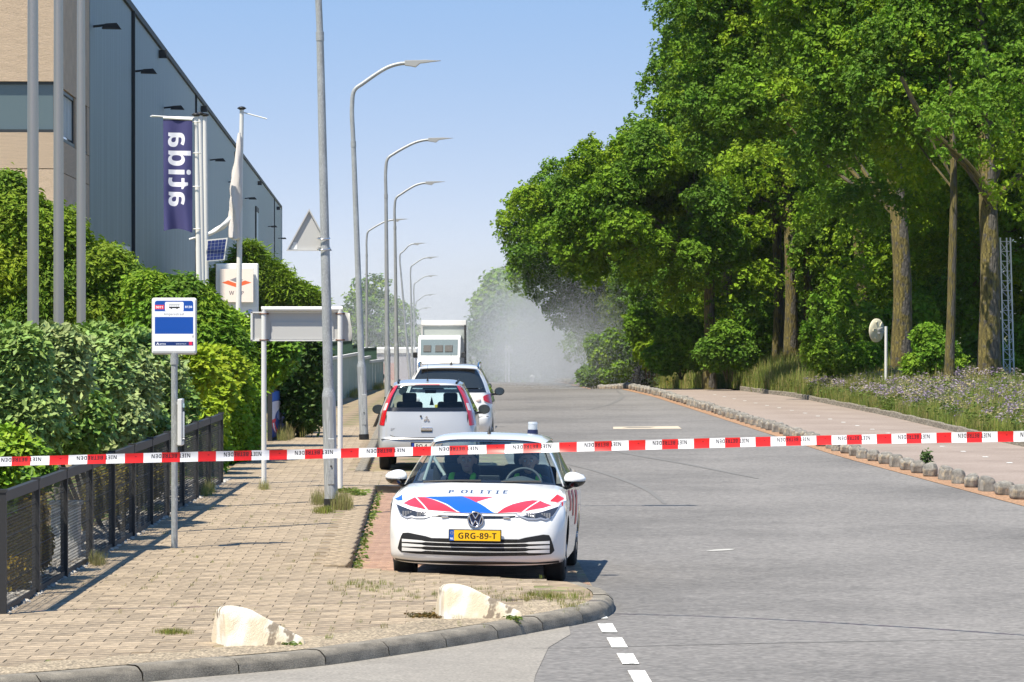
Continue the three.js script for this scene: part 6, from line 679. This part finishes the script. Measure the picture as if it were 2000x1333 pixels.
{ const D = 72.6; rearCar({ label: 'silver hatchback with tall red tail lights behind the police car', D, x: (833 - CX) / F * D, turn: -0.012, paint: M.silver, rearGlass: M.glass, win: 0.62, detail(car, W, G, U) {
    for (const sd of [-1, 1]) { const u = (a) => U(sd * a); const tl = gridGeo(4, 20, (p, q) => { const v = q; let P; if (v < 0.34) { P = G(u(lerp(0.63, 0.88, p)), lerp(0.45, 1, v / 0.34)); } else { P = W(u(lerp(0.63, 0.88, p)), lerp(0, 0.86, (v - 0.34) / 0.66)); } return [P[0], P[1], P[2] + 0.014]; }); const t = part('tail_light', tl, M.tail, car); part('clear_lens', gridGeo(3, 4, (p, q) => { const P = W(u(lerp(0.68, 0.84, p)), lerp(0.03, 0.2, q)); return [P[0], P[1], P[2] + 0.02]; }), M.tailClear, t); part('roof_strip', tube([[sd * 0.5, 1.5, -0.42], [sd * 0.515, 1.53, -0.8], [sd * 0.52, 1.535, -1.5]], 0.018, 6), M.black, car); }
    part('brake_light', gridGeo(8, 2, (u, v) => { const P = W(U(lerp(-0.17, 0.17, u)), lerp(0.86, 0.92, v)); return [P[0], P[1], P[2] + 0.012]; }), M.tail, car);
    part('bumper_line', tube([[-0.78, 0.54, -0.08], [-0.5, 0.54, 0.017], [0, 0.54, 0.037], [0.5, 0.54, 0.017], [0.78, 0.54, -0.08]], 0.008, 6), M.black, car); part('gate_line', tube([[-0.7, 0.97, -0.12], [-0.68, 0.68, -0.085], [-0.6, 0.6, -0.04], [0, 0.575, 0.006], [0.6, 0.6, -0.04], [0.68, 0.68, -0.085], [0.7, 0.97, -0.12]], 0.006, 6), M.black, car);
    part('handle', [rbox(0.2, 0.06, 0.03, 0.012, 0, 0.72, -0.012)], M.chrome, car); part('handle_recess', box(0.19, 0.02, 0.03, 0, 0.683, -0.014), M.black, car); part('lock', cyl(0.016, 0.016, 0.02).rotateX(Math.PI / 2).translate(-0.1, 0.94, -0.05), M.black, car);
    const dia = new THREE.Shape([[0, 0], [0.024, 0.03], [0, 0.06], [-0.024, 0.03]].map((q) => new THREE.Vector2(...q))); part('emblem', [0, 1, 2].map((k) => new THREE.ExtrudeGeometry(dia, { depth: 0.008, bevelEnabled: false }).rotateZ(k * 2.0944).translate(0, 0.885, -0.035)), M.chrome, car);
    const nt = canvasTex(256, 64, (g, w, h) => { g.fillStyle = '#b9bcc2'; g.fillRect(0, 0, w, h); g.fillStyle = '#7a7d84'; g.font = 'bold 56px sans-serif'; g.fillText('COLT', 20, 52, 216); }); part('name_badge', gridGeo(1, 1, (u, v) => [-0.62 + u * 0.17, 0.7 + v * 0.035, -0.045, u, v]), std(0xffffff, 0.4, 0.3, { map: nt }), car);
    const pt = canvasTex(512, 112, (g, w, h) => { g.fillStyle = '#10131f'; g.fillRect(0, 0, w, h); g.fillStyle = '#dcd8cf'; g.fillRect(52, 8, w - 60, h - 16); g.fillStyle = '#17398f'; g.fillRect(6, 8, 46, h - 16); g.fillStyle = '#fff'; g.font = 'bold 30px sans-serif'; g.fillText('PL', 10, 94); g.fillStyle = '#14141a'; g.font = 'bold 92px sans-serif'; g.textBaseline = 'middle'; g.fillText('PO 4', 70, 58, 210); }); const p = part('plate', rbox(0.54, 0.13, 0.02, 0.006, 0, 0.43, 0.035), M.black, car); part('plate_face', gridGeo(1, 1, (u, v) => [(u - 0.5) * 0.52, 0.372 + v * 0.115, 0.0465, u, v]), std(0xffffff, 0.5, 0, { map: pt }), p);
    part('aerial', [cyl(0.02, 0.012, 0.05, 0, 1.53, -0.55), cyl(0.003, 0.002, 0.3, 0, 1.57, -0.55)], M.black, car); part('inner_mirror', rbox(0.2, 0.06, 0.03, 0.01, 0, 1.32, -2.2), M.black, car); part('air_freshener', new THREE.ConeGeometry(0.04, 0.16, 8).translate(0.02, 1.16, -2.2), M.black, car); part('exhaust', cyl(0.03, 0.03, 0.2).rotateX(Math.PI / 2).translate(0.45, 0.25, -0.1), M.chrome, car); } }); }
{ const D = 86; rearCar({ label: 'white SUV with roof rails in front of the silver hatchback', D, x: (874 - CX) / F * D, turn: -0.018, sx: 1.065, sy: 1.06, paint: M.carWhite, rearGlass: M.darkGlass, win: 0.74, v0: 0.12, detail(car, W, G, U, sx, sy) {
    for (const sd of [-1, 1]) { const t = part('tail_light', gridGeo(10, 6, (p, q) => { const a = lerp(0.55, 0.97, p), h = lerp(0.3, 1, p ** 0.6); const P = G(U(sd * a), 0.74 + (q - 0.5) * 0.5 * h); return [P[0] + sd * 0.01, P[1], P[2] + 0.016]; }), M.tail, car); part('reverse_lens', new THREE.SphereGeometry(0.055, 16, 10).scale(1, 0.9, 0.4).translate(sd * 0.62, 0.93, -0.07), M.tailClear, t); part('roof_rail', tube([[sd * 0.6, 1.585, -0.6], [sd * 0.61, 1.65, -0.75], [sd * 0.62, 1.67, -1.3], [sd * 0.615, 1.655, -1.9], [sd * 0.6, 1.6, -2.05]], 0.024, 8), M.chrome, car); }
    part('glass_roof', gridGeo(16, 12, (u, v) => { const x = (u - 0.5) * 1.0, z = lerp(-1.15, -2.2, v); return [x, table([[-2.25, 1.555], [-1.9, 1.625], [-1.3, 1.655], [-1.1, 1.652]])(z) + 0.008 - 0.09 * x * x, z]; }), new THREE.MeshPhysicalMaterial({ color: C(0.015, 0.02, 0.05), roughness: 0.06, clearcoat: 1 }), car);
    part('spoiler', gridGeo(20, 4, (u, v) => { const x = (u - 0.5) * 1.2; return [x, 1.585 + v * 0.03 - 0.06 * x * x, -0.24 - v * 0.2]; }), M.carWhite, car); part('aerial', [new THREE.ConeGeometry(0.03, 0.09, 8).translate(0.05, 1.68, -0.75), cyl(0.004, 0.002, 0.18, 0.05, 1.7, -0.75)], M.black, car);
    part('bumper_line', tube([[-0.83, 0.6, -0.1], [-0.53, 0.58, 0.02], [0, 0.58, 0.04], [0.53, 0.58, 0.02], [0.83, 0.6, -0.1]], 0.008, 6), M.black, car); part('plate', rbox(0.52, 0.115, 0.02, 0.006, 0, 0.78, -0.01), std(C(0.6, 0.45, 0.02), 0.5), car); } }); }
{ const D = 97.5; const m = rearCar({ label: 'car parked ahead of the white SUV, only its dark mirror showing', D, x: (868 - CX) / F * D, turn: -0.02, sx: 0.98, sy: 0.96, paint: M.silver, rearGlass: M.darkGlass, win: 0.7, detail() {} }); }
// ---- box truck facing us beyond the crest
{ const D = 196, s = F / D, t = thing('box_truck', 'white box truck facing the camera on the far slope', 'truck', [at(856, 0, D).x, prof(D) + 0.01, -D], -0.02), w = 1.98, wm = M.carWhite;
  const prof2 = new THREE.Shape([[0, 0.3], [0, 0.95], [-0.15, 1.15], [-0.85, 1.32], [-1.5, 2.12], [-1.75, 2.24], [-3.0, 2.26], [-3.0, 0.3]].map(([z, y]) => new THREE.Vector2(z, y)));
  const cab = new THREE.ExtrudeGeometry(prof2, { depth: w - 0.12, bevelEnabled: true, bevelSize: 0.05, bevelThickness: 0.06, bevelSegments: 3 }); cab.rotateY(-Math.PI / 2); cab.translate((w - 0.12) / 2, 0, 0);
  part('cab', cab, wm, t); const sl = Math.atan2(0.65, 0.8), ws = part('windscreen', box(w - 0.24, 0.96, 0.02, 0, 1.72, -1.1).translate(0, -1.72, 1.1).rotateX(-sl).translate(0, 1.735, -1.115), new THREE.MeshPhysicalMaterial({ color: C(0.16, 0.2, 0.21), roughness: 0.06, clearcoat: 1 }), t);
  for (const x of [-0.55, 0.0, 0.45]) part('seat', rbox(0.36, 0.4, 0.03, 0.1, 0, 0, 0).rotateX(-sl).translate(x, 1.68, -1.035), M.black, t);
  part('grille', box(1.3, 0.25, 0.03, 0, 0.85, 0.06), M.black, t); for (const x of [-0.8, 0.8]) { part('headlight', rbox(0.25, 0.3, 0.04, 0.03, x, 0.85, 0.05), M.chrome, t); part('door_mirror', rbox(0.2, 0.26, 0.1, 0.04, x > 0 ? 1.12 : -1.12, 1.38, -1.1), M.black, t); }
  for (const x of [-0.85, 0.85]) for (const z of [-0.85, -4.4]) wheel(t, x, 0.33, z, 0.34, 0.2, M.silver, Math.sign(x));
  const bt = CAM - (626 - HY) / F * (D + 3) - prof(D), bw = 2.08; part('cargo_box', rbox(bw, bt - 0.8, 4.2, 0.04, 0.14, (bt + 0.8) / 2, -5.1), wm, t); part('front_board', box(bw - 0.16, 0.62, 0.02, 0.14, bt - 0.6, -2.985), std(C(0.36, 0.4, 0.39), 0.6), t); part('wind_deflector', gridGeo(8, 8, (u, v) => [lerp(-0.84, 0.84, u) * (1 - 0.05 * v) + 0.1, lerp(2.24, bt - 0.75, v), lerp(-1.75, -2.9, v ** 0.7)]), wm, t); part('roof_lip', box(bw + 0.02, 0.22, 0.12, 0.14, bt - 0.12, -2.95), wm, t); part('edge_post', box(0.1, bt - 1, 0.1, 0.14 + bw / 2 - 0.02, (bt + 0.9) / 2, -2.95), M.black, t); part('edge_post', box(0.08, bt - 1, 0.1, 0.14 - bw / 2 + 0.02, (bt + 0.9) / 2, -2.95), M.signBack, t); part('chassis', box(0.9, 0.25, 6, 0, 0.6, -3.9), M.under, t);
}
// ---- cars half hidden in the company car park
{ const D = 104; const g = thing('hidden_car', 'roof of a pale car showing through the shrubs behind the bus stop', 'car', [at(372, 700, D).x, 0.1, -D]); const y = at(0, 700, D).y - 0.1; part('roof', rbox(1.0, 0.12, 1.8, 0.05, 0, y, -1), M.silver, g); part('body', rbox(1.3, y - 0.35, 3.6, 0.2, -0.1, (y - 0.3) / 2 + 0.12, -1.6), M.silver, g); part('side_window', box(0.02, 0.3, 1.4, 0.5, y - 0.25, -1), M.darkGlass, g); }
// far road furniture in the smoke
{ const D = 240, y = prof(D); const s = thing('street_name_sign', 'far pale street sign on a post in the smoke', 'sign', [at(1086, 0, D).x, y, -D]); const top = at(0, 708, D).y - y; part('post', cyl(0.04, 0.04, top, 0, 0, 0), M.postWhite, s); part('board', box(0.75, 0.2, 0.04, -0.3, top - 0.05, 0), M.postWhite, s);
  const c = thing('camera_pole', 'far pole with white cameras in the smoke', 'pole', [at(994, 0, 250).x, prof(250), -250]); const h = at(0, 684, 250).y - prof(250); part('pole', cyl(0.06, 0.05, h, 0, 0, 0), M.postWhite, c); for (const [a, b] of [[-0.15, 0.02], [0.15, -0.05], [0.02, 0.16]]) part('camera', new THREE.SphereGeometry(0.12, 12, 8).translate(a, h + b, 0), M.white, c);
  const m = thing('thin_mast', 'thin far mast beside the pole with cameras', 'pole', [at(988, 0, 252).x, prof(252), -252]); part('pole', cyl(0.04, 0.03, at(0, 670, 252).y - prof(252), 0, 0, 0), M.postWhite, m); part('foot', cyl(0.1, 0.1, 0.05), M.postWhite, m);
  const r = thing('far_bollard', 'small pale far bollard at the top of the road', 'bollard', [at(1040, 0, 226).x, prof(226), -226]); part('post', cyl(0.09, 0.07, at(0, 737, 226).y - prof(226), 0, 0, 0), M.postWhite, r); part('cap', new THREE.SphereGeometry(0.13, 12, 8).translate(0, at(0, 737, 226).y - prof(226), 0), M.white, r); }
// ---------- drifting smoke: a cloud of fine particles with no edge ----------
{ const R = rng(909), N = 21000, gauss = () => Math.sqrt(-2 * Math.log(R() + 1e-6)) * Math.cos(6.2832 * R()), im = new THREE.InstancedMesh(merge(Array.from({ length: 240 }, () => new THREE.TetrahedronGeometry(0.0035 + R() * 0.003, 0).rotateX(R() * 6).rotateY(R() * 6).translate(gauss() * 0.8, gauss() * 0.8, gauss() * 0.8))), std(C(0.5, 0.54, 0.6), 1), N), dm = new THREE.Object3D();
  for (let i = 0; i < N; i++) { const k = R(); let D = k < 0.5 ? 190 + R() * 60 : 205 + R() * 160; let px, py; if (k < 0.34) { px = 1045 + gauss() * 62; py = 680 + gauss() * 70; } else if (k < 0.5) { px = 1125 + gauss() * 50; py = 675 + gauss() * 60; if (R() < 0.3) { D = 172 + R() * 12; px = 1125 + gauss() * 42; py = 685 + gauss() * 45; } } else { px = 880 + gauss() * 190; py = 640 + gauss() * 85; } const p = at(px, py, D); if (p.y < prof(D) + 0.05) p.y = prof(D) + 0.05 + R() * 1.5; dm.position.copy(p); dm.rotation.set(R() * 6.28, R() * 6.28, R() * 6.28); dm.scale.setScalar(0.5 + R()); dm.updateMatrix(); im.setMatrixAt(i, dm.matrix); }
  im.name = 'smoke'; scene.add(im); stuffy(im, 'pale grey smoke drifting over the far end of the road', 'smoke'); }
scene.traverse((o) => { if (o.isMesh) { o.castShadow = true; o.receiveShadow = true; } });
renderer.render(scene, camera);
